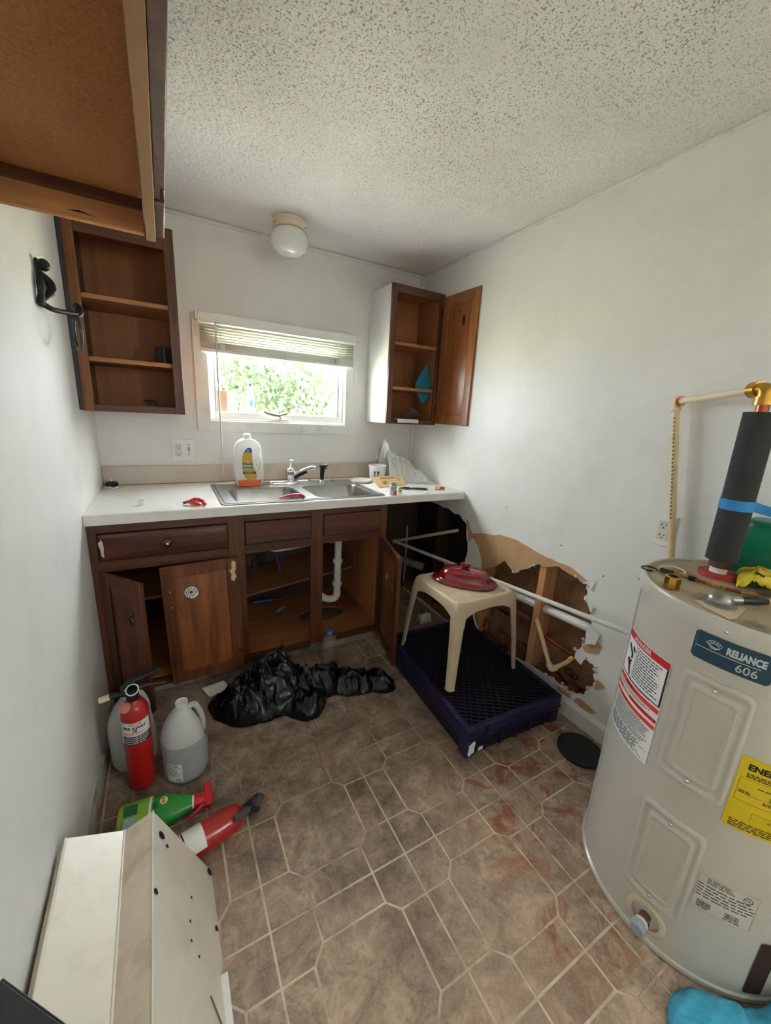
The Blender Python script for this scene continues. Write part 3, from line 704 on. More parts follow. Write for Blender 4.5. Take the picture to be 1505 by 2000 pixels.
for a in ((0.0, 0.030, yf, yf + .0185, 0.075, 0.872), (0.516, 0.588, yf, yf + .0185, 0.075, 0.872), (0.911, 0.976, yf, yf + .0185, 0.1, 0.872), (1.312, 1.352, yf, yf + .0185, 0.075, 0.872)): bx('stile', a, cabwood)
for a in ((0.030, 0.516, yf, yf + .0185, 0.83, 0.872), (0.588, 0.911, yf, yf + .0185, 0.83, 0.872), (0.976, 1.312, yf, yf + .0185, 0.835, 0.872), (0.030, 0.516, yf, yf + .0185, 0.665, 0.712), (0.588, 0.911, yf, yf + .0185, 0.672, 0.716), (0.976, 1.312, yf, yf + .0185, 0.678, 0.718), (0.030, 0.516, yf, yf + .0185, 0.075, 0.112), (0.588, 0.911, yf, yf + .0185, 0.085, 0.116), (0.976, 1.312, yf, yf + .0185, 0.085, 0.116)): bx('rail', a, cabwood_h)
bx('toe_kick', (0.02, 1.335, yf + .07, yf + .085, 0.0, 0.1), mk('grimy_toe_kick', (150, 144, 130), 0.7, dirt=((70, 56, 44), .8, 10)))
def drawer(x0, x1, z0, z1, nm='drawer'):
    a = 0.012; b = MB(); b.box(x0, x1, yf - 0.012, yf - 0.0005, z0, z1)
    b.hexa([(x0, yf - .012, z0), (x1, yf - .012, z0), (x1, yf - .012, z1), (x0, yf - .012, z1)], [(x0 + a, yf - .02, z0 + a), (x1 - a, yf - .02, z0 + a), (x1 - a, yf - .02, z1 - a), (x0 + a, yf - .02, z1 - a)])
    return b.build(nm, cabwood_h, t, bevel=0.001)
d1 = drawer(0.034, 0.514, 0.714, 0.828); bx('false_front', (0.592, 0.908, yf - .004, yf + .012, 0.719, 0.826), cabwood_h); bx('false_front', (0.98, 1.309, yf - .004, yf + .012, 0.721, 0.832), cabwood_h)
kb = MB(Matrix.Translation((0.273, yf - .02, 0.774)) @ Matrix.Rotation(RAD(90), 4, 'X')); kb.lathe([(0.006, 0), (0.006, 0.008), (0.017, 0.012), (0.018, 0.016), (0.012, 0.02), (0.0, 0.022)], 20)
kno = kb.build('knob', mk('antique_brass', (84, 66, 44), 0.35, 0.9), d1, smooth=40)
MB().ell((0.273, yf - .042, 0.774), .005, .003, .005).build('knob_centre', mk('knob_ceramic', (226, 220, 206), 0.2), kno, smooth=180)
MB().prism(jag([(0.036, .80), (0.046, .812), (0.052, .78), (0.05, .73), (0.042, .745)], .004, 2), 'y', yf - .0215, yf - .0195).build('chipped_edge', mk('bare_chipboard', (206, 196, 178), 0.8), d1)
# doors
dm = (cabwood, cabwood_h, wood('door_panel_dark', (88, 46, 26), (122, 70, 40), 'z', 9, 0.4))
dA = panel_door('door', t, 0.0, 0.236, 0.085, 0.668, hingeM((0.022, yf - 0.002, 0), -52), dm, 0.048)
Mh = hingeM((0.022, yf - 0.002, 0), -52)
MB(Mh).torus((0.17, -0.004, 0.50), 0.016, 0.0035, 'y', 16, 6).ell((0.17, -0.004, 0.53), .012, .005, .01).build('pull_ring', mk('tarnished_pull', (104, 84, 62), 0.4, 0.7), dA, smooth=60)
M2 = Matrix.Translation((0.245, yf - 0.024, 0.08)) @ Matrix.Rotation(RAD(-1.2), 4, 'Y') @ Matrix.Rotation(RAD(1.5), 4, 'X')
pm = wood('worn_door_wood', (92, 50, 26), (150, 90, 50), 'z', 9, 0.4, wear=(70, 40, 24))
pf = wood('worn_frame_wood', (66, 34, 17), (124, 68, 36), 'z', 12, 0.4, wear=(50, 28, 16))
dB = panel_door('door', t, 0.0, 0.318, 0.0, 0.586, M2, (pf, pf, pm), 0.052)
stk = MB(M2); cx, cz = 0.112, 0.455
stk.prism([(cx + .026 * cos(a * pi / 15) * (1 if not -.9 < a * pi / 15 - 5.5 < .5 else 1.2), cz + .026 * sin(a * pi / 15) * (1 if not -.9 < a * pi / 15 - 5.5 < .5 else 1.2)) for a in range(30)], 'y', -0.0016, -0.0004)
so = stk.build('round_sticker', paper, dB); s2 = MB(M2); fn = lambda u, v: (u, -0.0019, v)
s2.torus((cx, -0.0018, cz), 0.010, 0.0014, 'y', 24, 6)
for k in range(18):
    a = 2 * pi * k / 18; s2.box(cx + .019 * cos(a) - .0018, cx + .019 * cos(a) + .0018, -.0022, -.0014, cz + .019 * sin(a) - .003, cz + .019 * sin(a) + .003)
s2.build('sticker_print', mk('blue_grey_print', (62, 60, 76), 0.6), so)
s3 = MB(M2); s3.prism([(cx + .006 * cos(a * pi / 8), cz + .006 * sin(a * pi / 8)) for a in range(16)], 'y', -.0024, -.0014); s3.build('sticker_print', mk('navy_print', (44, 54, 96), 0.6), so)
MB(M2).prism(jag([(0.288, .575), (0.303, .57), (.305, .53), (.298, .52), (.303, .49), (.294, .475), (.282, .48), (.284, .51), (.276, .53), (.288, .54)], .003, 2), 'y', -0.0015, 0.0).build('split_wood', mk('bare_split_wood', (206, 178, 130), 0.8, var=.15), dB)
MB(M2).box(.296, .312, -.002, 0, .088, .104).build('brass_plate', brass, dB)
for z in (.395, .47): MB(M2).ell((0.03, -0.0005, z), .004, .002, .004, 8, 6).build('screw', chrome, dB, smooth=180)
dC = panel_door('door', t, 0.0, 0.342, 0.082, 0.682, hingeM((1.318, yf - 0.003, 0), 180 + 76), (cabwood, cabwood_h, dm[2]), 0.05)
MC = hingeM((1.318, yf - 0.003, 0), 180 + 76)
MB(MC).ell((0.16, 0.0205, 0.51), .008, .001, .02, 12, 8).ell((0.16, -0.0005, 0.51), .008, .001, .02, 12, 8).build('white_sticker', paper, dC, smooth=180)
MB(MC).torus((0.30, -0.012, 0.50), 0.02, 0.0035, 'y', 18, 6).build('pull_ring', MATS['tarnished_pull'], dC, smooth=60)
# sagging shelf inside
sh = MB(); sh.hexa([(0.563, -0.37, 0.322), (1.255, -0.37, 0.405), (1.30, -0.03, 0.43), (0.563, -0.03, 0.345)], [(0.563, -0.37, 0.334), (1.255, -0.37, 0.417), (1.30, -0.03, 0.442), (0.563, -0.03, 0.357)])
sh.build('sagging_shelf', wood('shelf_under_sink', (112, 72, 42), (142, 96, 60), 'x', 8, .6), t)
bx('shelf', (0.017, 0.547, yf + .12, -0.021, 0.46, 0.474), boxwood)

# ---- sink drain
t = thing('sink_drain', 'white plastic drain pipes and trap under the sink', 'pipe', (1.1, -0.35, 0.15))
MB().tube(rounded([(0.735, -0.43, 0.70), (0.735, -0.43, 0.628), (0.78, -0.43, 0.615), (1.13, -0.42, 0.635)], .03), 0.021, 14).build('branch_pipe', pvc, t, smooth=50)
MB().tube([(1.14, -0.42, 0.72), (1.14, -0.42, 0.33)], 0.021, 14).build('tailpiece', pvc, t, smooth=50)
MB().tube(rounded([(1.14, -0.42, 0.36), (1.14, -0.42, 0.245), (1.09, -0.38, 0.225), (1.045, -0.33, 0.255), (1.045, -0.32, 0.32), (1.03, -0.06, 0.335)], .045, 7), 0.021, 14).build('trap', pvc, t, smooth=50)
for z in (0.655, 0.49, 0.345): MB().lathe([(0.0215, -.012), (0.029, -.012), (0.029, .004), (0.025, .012), (.0215, .012)], 10, o=(1.14, -0.42, z)).build('slip_nut', pvc, t, smooth=30)
MB().cyl((1.085, -0.421, 0.632), (1.105, -0.421, 0.633), 0.028, n=10).build('slip_nut', pvc, t, smooth=30)
MB().box(0.652, 0.664, -.44, -.43, .45, .70).box(.648, .668, -.45, -.42, .52, .56).build('supply_bracket', blackm, t)
o = MB().tube([(0.80, -0.25, 0.62), (0.815, -0.27, 0.5), (0.83, -0.3, 0.425)], 0.009, 8).build('supply_hose', mk('blue_hose', (40, 52, 92), 0.5), smooth=60); tag(o, 'thin blue water hose hanging through the sink cabinet', 'hose')
t = thing('screwdriver', 'blue handled tool lying at the back of the sink cabinet floor', 'tool', (0.78, -0.07, 0.119))
MB().tube([(0.71, -0.07, 0.132), (0.75, -0.07, 0.132), (0.83, -0.075, 0.13)], [.010, .013, .010], 10).build('handle', mk('blue_grip', (34, 70, 170), .4), t, smooth=60)
MB().tube([(0.83, -0.075, 0.13), (0.90, -0.08, 0.126)], .006, 8).build('shaft', mk('dull_red_shaft', (110, 50, 50), .5), t, smooth=60)
t = thing('small_tube', 'small teal tube lying on the floor of the sink cabinet', 'tube', (0.86, -0.2, 0.119))
MB().tube([(0.82, -0.235, 0.1305), (0.875, -0.20, 0.1305)], [.0115, .0115], 12).build('body', mk('teal_grey_tube', (110, 140, 138), .4), t, smooth=60)
MB().tube([(0.808, -0.243, 0.1305), (0.82, -0.235, 0.1305)], [.0115, .0115], 12).build('cap', mk('teal_cap', (60, 120, 110), .4), t, smooth=60)
# ================================================================ worktop, sink and what stands on it
t = thing('worktop', 'long white laminate worktop with rolled front edge and beige backsplash', 'worktop', (W / 2, -0.32, 0.874))
sx0, sx1, sy0, sy1 = 0.512, 1.325, -0.598, -0.112
x0, x1, y0, y1 = 0.0015, W - 0.0015, -0.635, -0.002
b = MB()
for a in ((x0, sx0, y0, y1), (sx1, x1, y0, y1), (sx0, sx1, y0, sy0), (sx0, sx1, sy1, y1)):
    b.box(a[0], a[1], a[2], a[3], ZC - 0.04, ZC)
b.build('slab', laminate, t)
MB().tube([(x0, y0 + .001, ZC - .008), (x1, y0 + .001, ZC - .008)], 0.008, 12).build('rolled_edge', laminate, t, smooth=60)
MB().box(x0, x1, y0 - .0065, y0 + 0.01, ZC - 0.042, ZC - .008).build('front_edge', laminate, t)
MB().box(x0, x1, -0.02, -0.002, ZC, ZC + 0.1).build('backsplash', splashlam, t, bevel=0.004)
MB().box(x0, x1, -0.0215, -0.019, ZC, ZC + .005).build('caulk', mk('grimy_caulk', (150, 134, 116), .7, dirt=((90, 74, 58), .7, 20)), t)

t = thing('kitchen_sink', 'stainless steel double bowl kitchen sink set in the white worktop', 'sink', (0.92, -0.36, ZC))
rim = MB(); ro = rrect(0.497, 1.337, -0.617, -0.097, 0.03, 5); bowls = [(0.562, 0.905, -0.585, -0.262), (0.957, 1.292, -0.585, -0.262)]
bl = [rrect(*q, 0.05, 5) for q in bowls]
tr = geometry.tessellate_polygon([[Vector((a, c, 0)) for a, c in L] for L in [ro] + bl]); fl = ro + bl[0] + bl[1]
rim.add([(a, c, ZC + 0.004) for a, c in fl], [tuple(q) for q in tr])
rim.add([(a, c, ZC + 0.004) for a, c in ro] + [(a * 1.0 + (0.003 if a > .92 else -.003), c + (.003 if c > -.36 else -.003), ZC + 0.0005) for a, c in ro], [(i, (i + 1) % len(ro), (i + 1) % len(ro) + len(ro), i + len(ro)) for i in range(len(ro))])
rim.build('rim', steel, t, smooth=40)
rb = MB()
for q in (rrect(0.512, 1.322, -0.603, -0.112, 0.03, 5),):
    pts = [Vector((a, c, ZC + 0.004)) for a, c in q]; pts.append(pts[0]); rb.tube(pts, 0.003, 6)
rb.build('raised_bead', steel, t, smooth=60)
for (a0, a1, c0, c1), L in zip(bowls, bl):
    bm_ = MB(); rings = []
    for ins, z, r in ((0, ZC + .004, .05), (0.004, ZC - .002, .05), (0.012, ZC - .1, .05), (0.02, ZC - .145, .06), (0.045, ZC - .16, .06), (0.12, ZC - .163, .03)):
        rings.append([(p, q, z) for p, q in rrect(a0 + ins, a1 - ins, c0 + ins, c1 - ins, r, 5)])
    bm_.loft(rings, 0, False); bm_.add(rings[-1], [tuple(range(len(rings[-1])))])
    bo = bm_.build('bowl', steel, t, smooth=60)
    cx, cy = (a0 + a1) / 2, (c0 + c1) / 2
    MB().lathe([(0.045, 0), (0.045, .003), (.036, .003), (.03, -.002), (.0, -.002)], 24, o=(cx, cy, ZC - .162)).build('drain', chrome, bo, smooth=40)
for x in (0.70, 1.21): MB().lathe([(.012, 0), (.012, .003), (.006, .006), (0, .006)], 14, o=(x, -0.135, ZC + .004)).build('hole_cover', mk('rusty_cover', (120, 104, 84), .5, .5), t, smooth=40)

t = thing('faucet', 'chrome single lever kitchen faucet with black underside and white button', 'faucet', (0.93, -0.15, ZC + .005))
fb = MB(); fb.loft([[(p, q, z) for p, q in rrect(0.80 + i, 1.06 - i, -0.18 + i, -0.12 - i, .03 - i, 6)] for i, z in ((0, ZC + .0045), (0, ZC + .012), (.006, ZC + .02), (.014, ZC + .022))]); fb.build('base_plate', chrome, t, smooth=50)
MB().lathe([(.028, .02), (.026, .05), (.025, .062), (.027, .066), (.027, .08), (.022, .09), (.01, .096), (0, .097)], 24, o=(.935, -.15, ZC)).build('body', chrome, t, smooth=50)
MB().tube([(.945, -.152, ZC + .045), (.985, -.17, ZC + .072), (1.025, -.188, ZC + .092), (1.055, -.2, ZC + .101), (1.070, -.206, ZC + .097)], [.015, .0125, .012, .013, .012], 12).build('spout', chrome, t, smooth=60)
MB().tube([(.952, -.158, ZC + .034), (.985, -.173, ZC + .056), (1.022, -.19, ZC + .077)], [.011, .0105, .010], 10).build('spout_underside', blackp, t, smooth=60)
lv = MB().tube([(.935, -.15, ZC + .09), (.938, -.148, ZC + .115), (.942, -.146, ZC + .13)], [.010, .006, .007], 10).build('lever', chrome, t, smooth=60)
MB().lathe([(.0, .0), (.013, .002), (.014, .012), (.011, .016), (0, .017)], 16, o=(.943, -.146, ZC + .126)).build('lever_button', whitep, lv, smooth=40)
t = thing('sink_sprayer', 'black pull-out sink sprayer standing right of the faucet', 'sprayer', (1.13, -.16, ZC + .005))
MB().lathe([(.022, .0045), (.022, .009), (.014, .016), (.013, .02)], 18, o=(1.13, -.16, ZC)).build('escutcheon', chrome, t, smooth=40)
MB().tube([(1.13, -.16, ZC + .02), (1.13, -.16, ZC + .06), (1.132, -.162, ZC + .088), (1.138, -.17, ZC + .104)], [.0115, .013, .015, .016], 12).build('handle', blackp, t, smooth=60)
MB().tube([(1.118, -.15, ZC + .10), (1.138, -.17, ZC + .106), (1.152, -.185, ZC + .10)], [.008, .017, .016], 12).build('head', blackp, t, smooth=60)
MB().tube([(1.1522, -.1852, ZC + .10), (1.155, -.188, ZC + .099)], [.012, .011], 12).build('nozzle', chrome, t, smooth=60)

# dish soap bottle
t = thing('dish_soap_bottle', 'large white dish soap bottle with a little orange liquid left on the sink rim', 'bottle', (.69, -.165, ZC + .0045))
zb = ZC + .0048; yc = -.165; xc = .69; D = .036
def outline(n=12):
    R = [(.068, 0.0), (.076, .02), (.079, .06), (.078, .12), (.074, .17), (.071, .20), (.070, .215), (.060, .235), (.04, .252), (.022, .260)]
    return [(xc - r * .95, zb + z) for r, z in R[::-1]] + [(xc + r, zb + z) for r, z in R]
ob = outline(); hole = []
for k in range(18):
    a = 2 * pi * k / 18; hole.append((xc + .0485 + .0115 * cos(a) + .002 * sin(a), zb + .128 + .047 * sin(a) * (1 if sin(a) > 0 else .9)))
tr = geometry.tessellate_polygon([[Vector((a, c, 0)) for a, c in ob], [Vector((a, c, 0)) for a, c in hole]]); fl = ob + hole
milk = translucent('milky_bottle_plastic', (238, 238, 236), .3, .4)
sb = MB()
def sl(y, s):
    return [((a - xc) * s + xc, y, (c - zb) * (1 - (1 - s) * .15) + zb + (1 - s) * .012) for a, c in ob]
no, nh = len(ob), len(hole)
f0 = [(p[0], yc - D, p[2]) for p in sl(0, .9)]; f1 = [(p[0], yc + D, p[2]) for p in sl(0, .9)]
fh0 = [(a, yc - D, c) for a, c in hole]; fh1 = [(a, yc + D, c) for a, c in hole]
m0 = [(p[0], yc - D * .72, p[2]) for p in sl(0, 1)]; m1 = [(p[0], yc + D * .72, p[2]) for p in sl(0, 1)]
sb.add(f0 + fh0, [tuple(q) for q in tr]); sb.add(f1 + fh1, [tuple(q) for q in tr])
for A, B in ((f0, m0), (m0, m1), (m1, f1)): sb.add(A + B, [(i, (i + 1) % no, (i + 1) % no + no, i + no) for i in range(no)])
sb.add(fh0 + fh1, [(i, (i + 1) % nh, (i + 1) % nh + nh, i + nh) for i in range(nh)])
sb.build('body', milk, t, smooth=50, bevel=0.004)
MB().lathe([(.017, .255), (.017, .265), (.021, .266), (.021, .282), (.015, .286), (.0, .288)], 18, o=(xc, yc, zb)).build('cap', whitep, t, smooth=40)
lq = MB(); lq.loft([[(p, q, z) for p, q in rrect(xc - w * .95, xc + w, yc - D - .0012, yc + D + .0012, .02, 5)] for w, z in ((.0695, zb + .0005), (.0765, zb + .02), (.0775, zb + .034))]); lq.build('orange_liquid', mk('orange_soap', (224, 96, 24), .2, var=.04, coat=.4), t, smooth=50)
lab = MB(); yl = yc - D - .0018
shape = [(-.012, .205), (.0, .212), (.012, .210), (.018, .20), (.018, .165), (.02, .13), (.026, .10), (.036, .075), (.040, .055), (.036, .038), (.02, .03), (.0, .030), (-.018, .042), (-.032, .07), (-.038, .11), (-.036, .15), (-.028, .185)]
lo = lab.prism([(xc + u, zb + v) for u, v in shape], 'y', yl, yl + .0016).build('label', mk('golden_label', (206, 164, 44), .4, var=.06), t)
MB().prism([(xc + u, zb + v) for u, v in [(-.024, .187), (-.012, .205), (.0, .212), (.012, .210), (.018, .20), (.018, .187)]], 'y', yl - .0006, yl).build('label_cap', mk('label_blue', (22, 88, 170), .4), lo)
MB().prism([(xc + u, zb + v) for u, v in [(-.037, .10), (.024, .10), (.021, .125), (.012, .128), (-.005, .128), (-.02, .132), (-.0375, .125)]], 'y', yl - .0006, yl).build('label_band', mk('label_green', (24, 132, 72), .4), lo)
MB().prism([(xc + u, zb + v) for u, v in [(-.034, .068), (.0385, .068), (.034, .080), (-.035, .080)]], 'y', yl - .0006, yl).build('label_band', mk('label_navy', (24, 54, 120), .4), lo)
wf = lambda dx, dz: (lambda u, v: (xc + dx + u, yl - .0009, zb + dz + v))
tx = MB(); put_text(tx, 'Palmolive', .0155, wf(-.006, .1135), 0, .0003); put_text(tx, 'VEP+', .009, wf(-.002, .196), 0, .0002); fine_print(tx, -.02, .024, -.002, .002, .003, wf(0, .074), wmin=.002, wmax=.006); fine_print(tx, -.02, .01, -.001, .001, .002, wf(0, .165), wmin=.002, wmax=.006)
tx.torus((xc - .006, yl - .0009, zb + .134), .007, .0012, 'y', 14, 6); tx.build('label_print', paper, lo)

# small things on the worktop
t = thing('sink_strainer', 'sink strainer basket with black rubber fins in the left corner of the worktop', 'strainer', (.045, -.085, ZC))
MB().lathe([(.036, 0), (.037, .004), (.034, .010), (.02, .014), (.014, .016)], 28, o=(.045, -.085, ZC + .0006)).build('cup', chrome, t, smooth=50)
fs = MB()
for k in range(14):
    a = 2 * pi * k / 14; fs.tube([(.045 + .006 * cos(a), -.085 + .006 * sin(a), ZC + .03), (.045 + .022 * cos(a), -.085 + .022 * sin(a), ZC + .026), (.045 + .026 * cos(a), -.085 + .026 * sin(a), ZC + .014)], .0045, 6)
fs.lathe([(.02, .016), (.022, .024), (.016, .03), (0, .032)], 20, o=(.045, -.085, ZC)); fs.build('rubber_stopper', blackp, t, smooth=60)
MB().cyl((.045, -.085, ZC + .03), (.045, -.085, ZC + .052), .004, n=10).build('stem', chrome, t, smooth=40)
o = MB().lathe([(.0, 0), (.013, 0), (.013, .018), (.011, .02), (.011, .003), (.0, .003)], 18, o=(.19, -.505, ZC + .0006)).build('bottle_cap', whitep, smooth=40); tag(o, 'little white plastic bottle cap alone on the left of the worktop', 'plug')  # loose white bottle cap, open side up
t = thing('spring_clamp', 'red plastic spring clamp lying on the worktop left of the sink', 'clamp', (.40, -.575, ZC))
zc_ = ZC + .012
MB().tube([(.355, -.55, zc_), (.372, -.56, zc_ + .004), (.392, -.585, zc_), (.404, -.607, zc_ - .003)], [.006, .010, .009, .008], 8, flat=.8).build('jaw', redp, t, smooth=60)
MB().tube([(.385, -.53, zc_), (.405, -.535, zc_ + .006), (.424, -.56, zc_ + .002), (.428, -.60, zc_ - .003)], [.006, .009, .010, .008], 8, flat=.8).build('jaw', redp, t, smooth=60)
MB().tube([(.375, -.555, zc_ + .006), (.392, -.55, zc_ + .012), (.412, -.548, zc_ + .008)], .007, 8).build('bridge', redp, t, smooth=60)
MB().torus((.395, -.56, zc_ - .002), .012, .0025, 'z', 14, 6).build('spring', steel, t, smooth=60)
MB().tube([(.347, -.545, zc_ - .004), (.358, -.551, zc_ - .001)], .006, 8).tube([(.376, -.527, zc_), (.386, -.53, zc_)], .006, 8).build('jaw_tips', mk('dark_tip', (60, 50, 50), .5), t, smooth=60)
t = thing('pipe_cutter', 'red plastic pipe cutter lever lying on the front edge of the sink', 'tool', (.84, -.60, ZC))
z5 = ZC + .0135
MB().tube([(.755, -.60, z5 + .004), (.79, -.597, z5 + .011), (.83, -.595, z5 + .014), (.86, -.597, z5 + .012)], [.003, .006, .0085, .009], 10).build('lever', redp, t, smooth=60)
MB().tube([(.85, -.597, z5 + .012), (.868, -.603, z5 + .008), (.87, -.61, z5 - .004)], [.008, .009, .006], 10).build('head', mk('dark_red_plastic', (150, 18, 26), .4), t, smooth=60)
o = MB().lathe([(.0, 0), (.018, 0), (.019, .004), (.016, .009), (.0, .012)], 20, o=(1.03, -.1, ZC + .0045), sx=1.1, sy=.8).build('soap_bar', mk('white_soap', (228, 228, 220), .4), smooth=50); tag(o, 'small white rounded soap piece behind the faucet spout', 'soap'); o.location = (0.005, -.005, 0.0)
t = thing('tub_lid', 'round white plastic lid lying behind the right sink bowl', 'lid', (1.375, -.185, ZC))
MB().lathe([(.0, .002), (.055, .002), (.058, .010), (.066, .012), (.067, 0), (.0, 0)], 36, o=(1.385, -.19, ZC + .006)).build('disc', whitep, t, smooth=40)
t = thing('plastic_tub', 'white plastic tub with black print beside the wall outlet', 'tub', (1.53, -.16, ZC))
MB().lathe([(.0, .0), (.046, .0), (.05, .006), (.056, .095), (.059, .095), (.059, .104), (.056, .104), (.048, .01), (.0, .006)], 36, o=(1.515, -.165, ZC + .0006)).build('body', whitep, t, smooth=40)
pr = MB(); cf = lambda a0, z0: (lambda u, v: (1.515 + (.0515 + (z0 + v) * .068) * cos(a0 + u / .054), -.165 + (.0515 + (z0 + v) * .068) * sin(a0 + u / .054), ZC + z0 + v))
for k, (u, w) in enumerate(((-.018, .012), (.004, .014))):
    for z in (.03, .042, .054, .062): put_rect(pr, u, u + w, z - .035, z - .028, cf(RAD(236), .035), n=3)
fine_print(pr, -.02, .03, -.02, -.012, .004, cf(RAD(236), .035), wmin=.003, wmax=.007); pr.build('print', ink, t)
# clear bag
bagm = clear('clear_bag_film', (1, 1, 1), .42, .22, (232, 232, 232))
def bagfn(u, v):
    x = 1.56 + .27 * u; prof = (1 - u) ** .75 * .19 + .035; y = -.09 - .27 * v * (.6 + .5 * u)
    n1 = noise.noise((u * 6, v * 5, 2.0)); n2 = abs(noise.noise((u * 11 + v * 4, v * 9, 5.0)))
    z = prof * sin(pi * min(max(v, 0), 1)) ** .6 * (1 - .25 * n2) + .012 * n1
    if u < .12: z += .06 * (1 - u / .12) * sin(pi * v)
    return (x + .012 * n1 - .03 * (1 - v) * 0, y + .015 * n2, ZC + .004 + max(0, z))
o = MB().surf(bagfn, 40, 30).build('plastic_bag', bagm, smooth=50); q = o.modifiers.new('film', 'SOLIDIFY'); q.thickness = .0008; tag(o, 'crumpled clear plastic bag heaped in the right corner of the worktop', 'plastic bag')
t = thing('cardboard_backing', 'tan printed cardboard package leaning in front of the plastic bag', 'cardboard', (1.50, -.40, ZC))
Mc = Matrix.Translation((1.515, -.385, ZC + .003)) @ Matrix.Rotation(RAD(12), 4, 'Z') @ Matrix.Rotation(RAD(-58), 4, 'X')
MB(Mc).prism([(-.115, 0), (.115, 0), (.13, .085), (.05, .095), (-.12, .098)], 'y', 0, .0015).build('sheet', mk('tan_card', (222, 190, 140), .7, var=.05), t)
pr = MB(Mc); fn = lambda u, v: (u, -.0006, v); fine_print(pr, -.06, -.02, .02, .05, .009, fn, wmin=.005, wmax=.012); fine_print(pr, -.06, .08, .07, .086, .008, fn, wmin=.008, wmax=.02); pr.torus((.085, -.0006, .06), .012, .001, 'y', 16, 5); pr.build('print', mk('brown_print', (120, 92, 60), .7), t)
t = thing('cement_can', 'small silver and red can of pipe cement at the front of the worktop', 'can', (1.388, -.612, ZC))
MB().lathe([(0, 0), (.021, 0), (.0215, .001), (.0215, .05), (.019, .053), (.0, .053)], 28, o=(1.388, -.60, ZC + .0006)).build('body', mk('grey_can_label', (178, 180, 184), .3, .3), t, smooth=40)
MB().lathe([(.012, .052), (.0125, .066), (.011, .068), (0, .068)], 24, o=(1.388, -.60, ZC)).build('cap', mk('dull_can_cap', (130, 130, 126), .4, .8), t, smooth=40)
cc_ = lambda a0, z0: (lambda u, v: (1.388 + .0219 * cos(a0 + u / .0219), -.60 + .0219 * sin(a0 + u / .0219), ZC + z0 + v))
pr = MB(); put_rect(pr, .002, .02, .004, .026, cc_(RAD(250), 0), n=6); put_rect(pr, -.02, .02, .001, .004, cc_(RAD(250), 0), n=8); pr.build('red_patch', redink, t)
pr = MB(); fine_print(pr, -.016, .012, .028, .048, .004, cc_(RAD(250), 0), wmin=.003, wmax=.007); pr.build('print', greyink, t)
t = thing('tape_roll', 'small roll of thread tape next to the cement can', 'tape', (1.44, -.60, ZC))
Mt = Matrix.Translation((1.438, -.585, ZC + .0152)) @ Matrix.Rotation(RAD(70), 4, 'X')
MB(Mt).lathe([(.006, -.008), (.0145, -.008), (.0145, .008), (.006, .008), (.006, -.008)], 22, caps=False).build('roll', mk('cream_tape', (216, 206, 178), .5), t, smooth=40)
MB(Mt).lathe([(.003, -.0085), (.0065, -.0085), (.0065, .0085), (.003, .0085), (.003, -.0085)], 16, caps=False).build('core', mk('gold_core', (150, 122, 60), .4), t, smooth=40)
t = thing('pliers', 'small dark pliers lying on the worktop before the plastic bag', 'pliers', (1.60, -.52, ZC))
for s in (-1, 1): MB().tube([(1.56, -.49, ZC + .008), (1.60, -.505 - s * .006, ZC + .008), (1.66, -.535 - s * .012, ZC + .008)], [.004, .005, .005], 8).build('handle', mk('dark_grip', (60, 52, 46), .5), t, smooth=60)
MB().tube([(1.50, -.47, ZC + .007), (1.535, -.481, ZC + .009), (1.565, -.492, ZC + .008)], [.003, .008, .008], 8).build('jaws', mk('dull_steel', (92, 88, 84), .4, .8), t, smooth=60)
t = thing('pipe_fitting', 'tan and copper pipe fitting at the right end of the worktop', 'fitting', (1.75, -.55, ZC))
MB().tube([(1.725, -.535, ZC + .012), (1.75, -.55, ZC + .012)], [.012, .012], 14).build('socket', creamp, t, smooth=40); MB().tube([(1.75, -.55, ZC + .012), (1.775, -.565, ZC + .012)], [.009, .009], 14).build('tail', copper, t, smooth=40)
o = MB().surf(lambda u, v: (1.60 + .06 * u, -.61 + .03 * v + .004 * u, ZC + .001 + .0015 * sin(u * 6)), 6, 4).build('paper_scrap', paper, smooth=60); q = o.modifiers.new('t', 'SOLIDIFY'); q.thickness = .0006; tag(o, 'scrap of white paper at the front right of the worktop', 'paper')

# ---- outlets, blind, ceiling lamp, wall hook
def outlet(loc, axis, label, w=.07, double=False):
    t = thing('wall_outlet', label, 'outlet', loc)
    M = Matrix.Translation(loc) @ (Matrix.Rotation(RAD(90), 4, 'Z') if axis == 'x' else Matrix.Identity(4))
    if axis == 'x': M = Matrix.Translation(loc) @ Matrix.Rotation(RAD(-90), 4, 'Z')
    ww_ = .118 if double else w
    MB(M).box(-ww_ / 2, ww_ / 2, -.006, -.0005, -.058, .058).build('plate', whitep, t, bevel=.002)
    for cx in ((-.026,) if double else (0,)):
        MB(M).prism(rrect(cx - .017, cx + .017, -.036, .036, .004, 3), 'y', -.008, -.006).build('receptacle', mk('outlet_white', (214, 212, 206), .35), t)
        s = MB(M)
        for z in (-.019, .019):
            s.box(cx - .0085, cx - .006, -.0086, -.008, z - .002, z + .007).box(cx + .006, cx + .0085, -.0086, -.008, z - .001, z + .006).box(cx - .0025, cx + .0025, -.0086, -.008, z - .011, z - .006)
        s.build('slots', ink, t)
    if double:
        MB(M).box(.02, .032, -.008, -.006, -.02, .02).build('switch', MATS['outlet_white'], t, bevel=.001)
        s = MB(M)
        for z in (.03, .012, .002, -.024): s.box(.0225, .0295, -.009, -.008, z - .003, z + .003)
        s.build('switch_marks', greyink, t)
    return t
outlet((.381, 0, 1.096), 'y', 'double wall outlet and switch plate left of the window', double=True)
outlet((1.616, 0, 1.096), 'y', 'wall outlet on the back wall behind the plastic tub')
outlet((W, -1.741, .992), 'x', 'wall outlet on the right wall above the water heater')

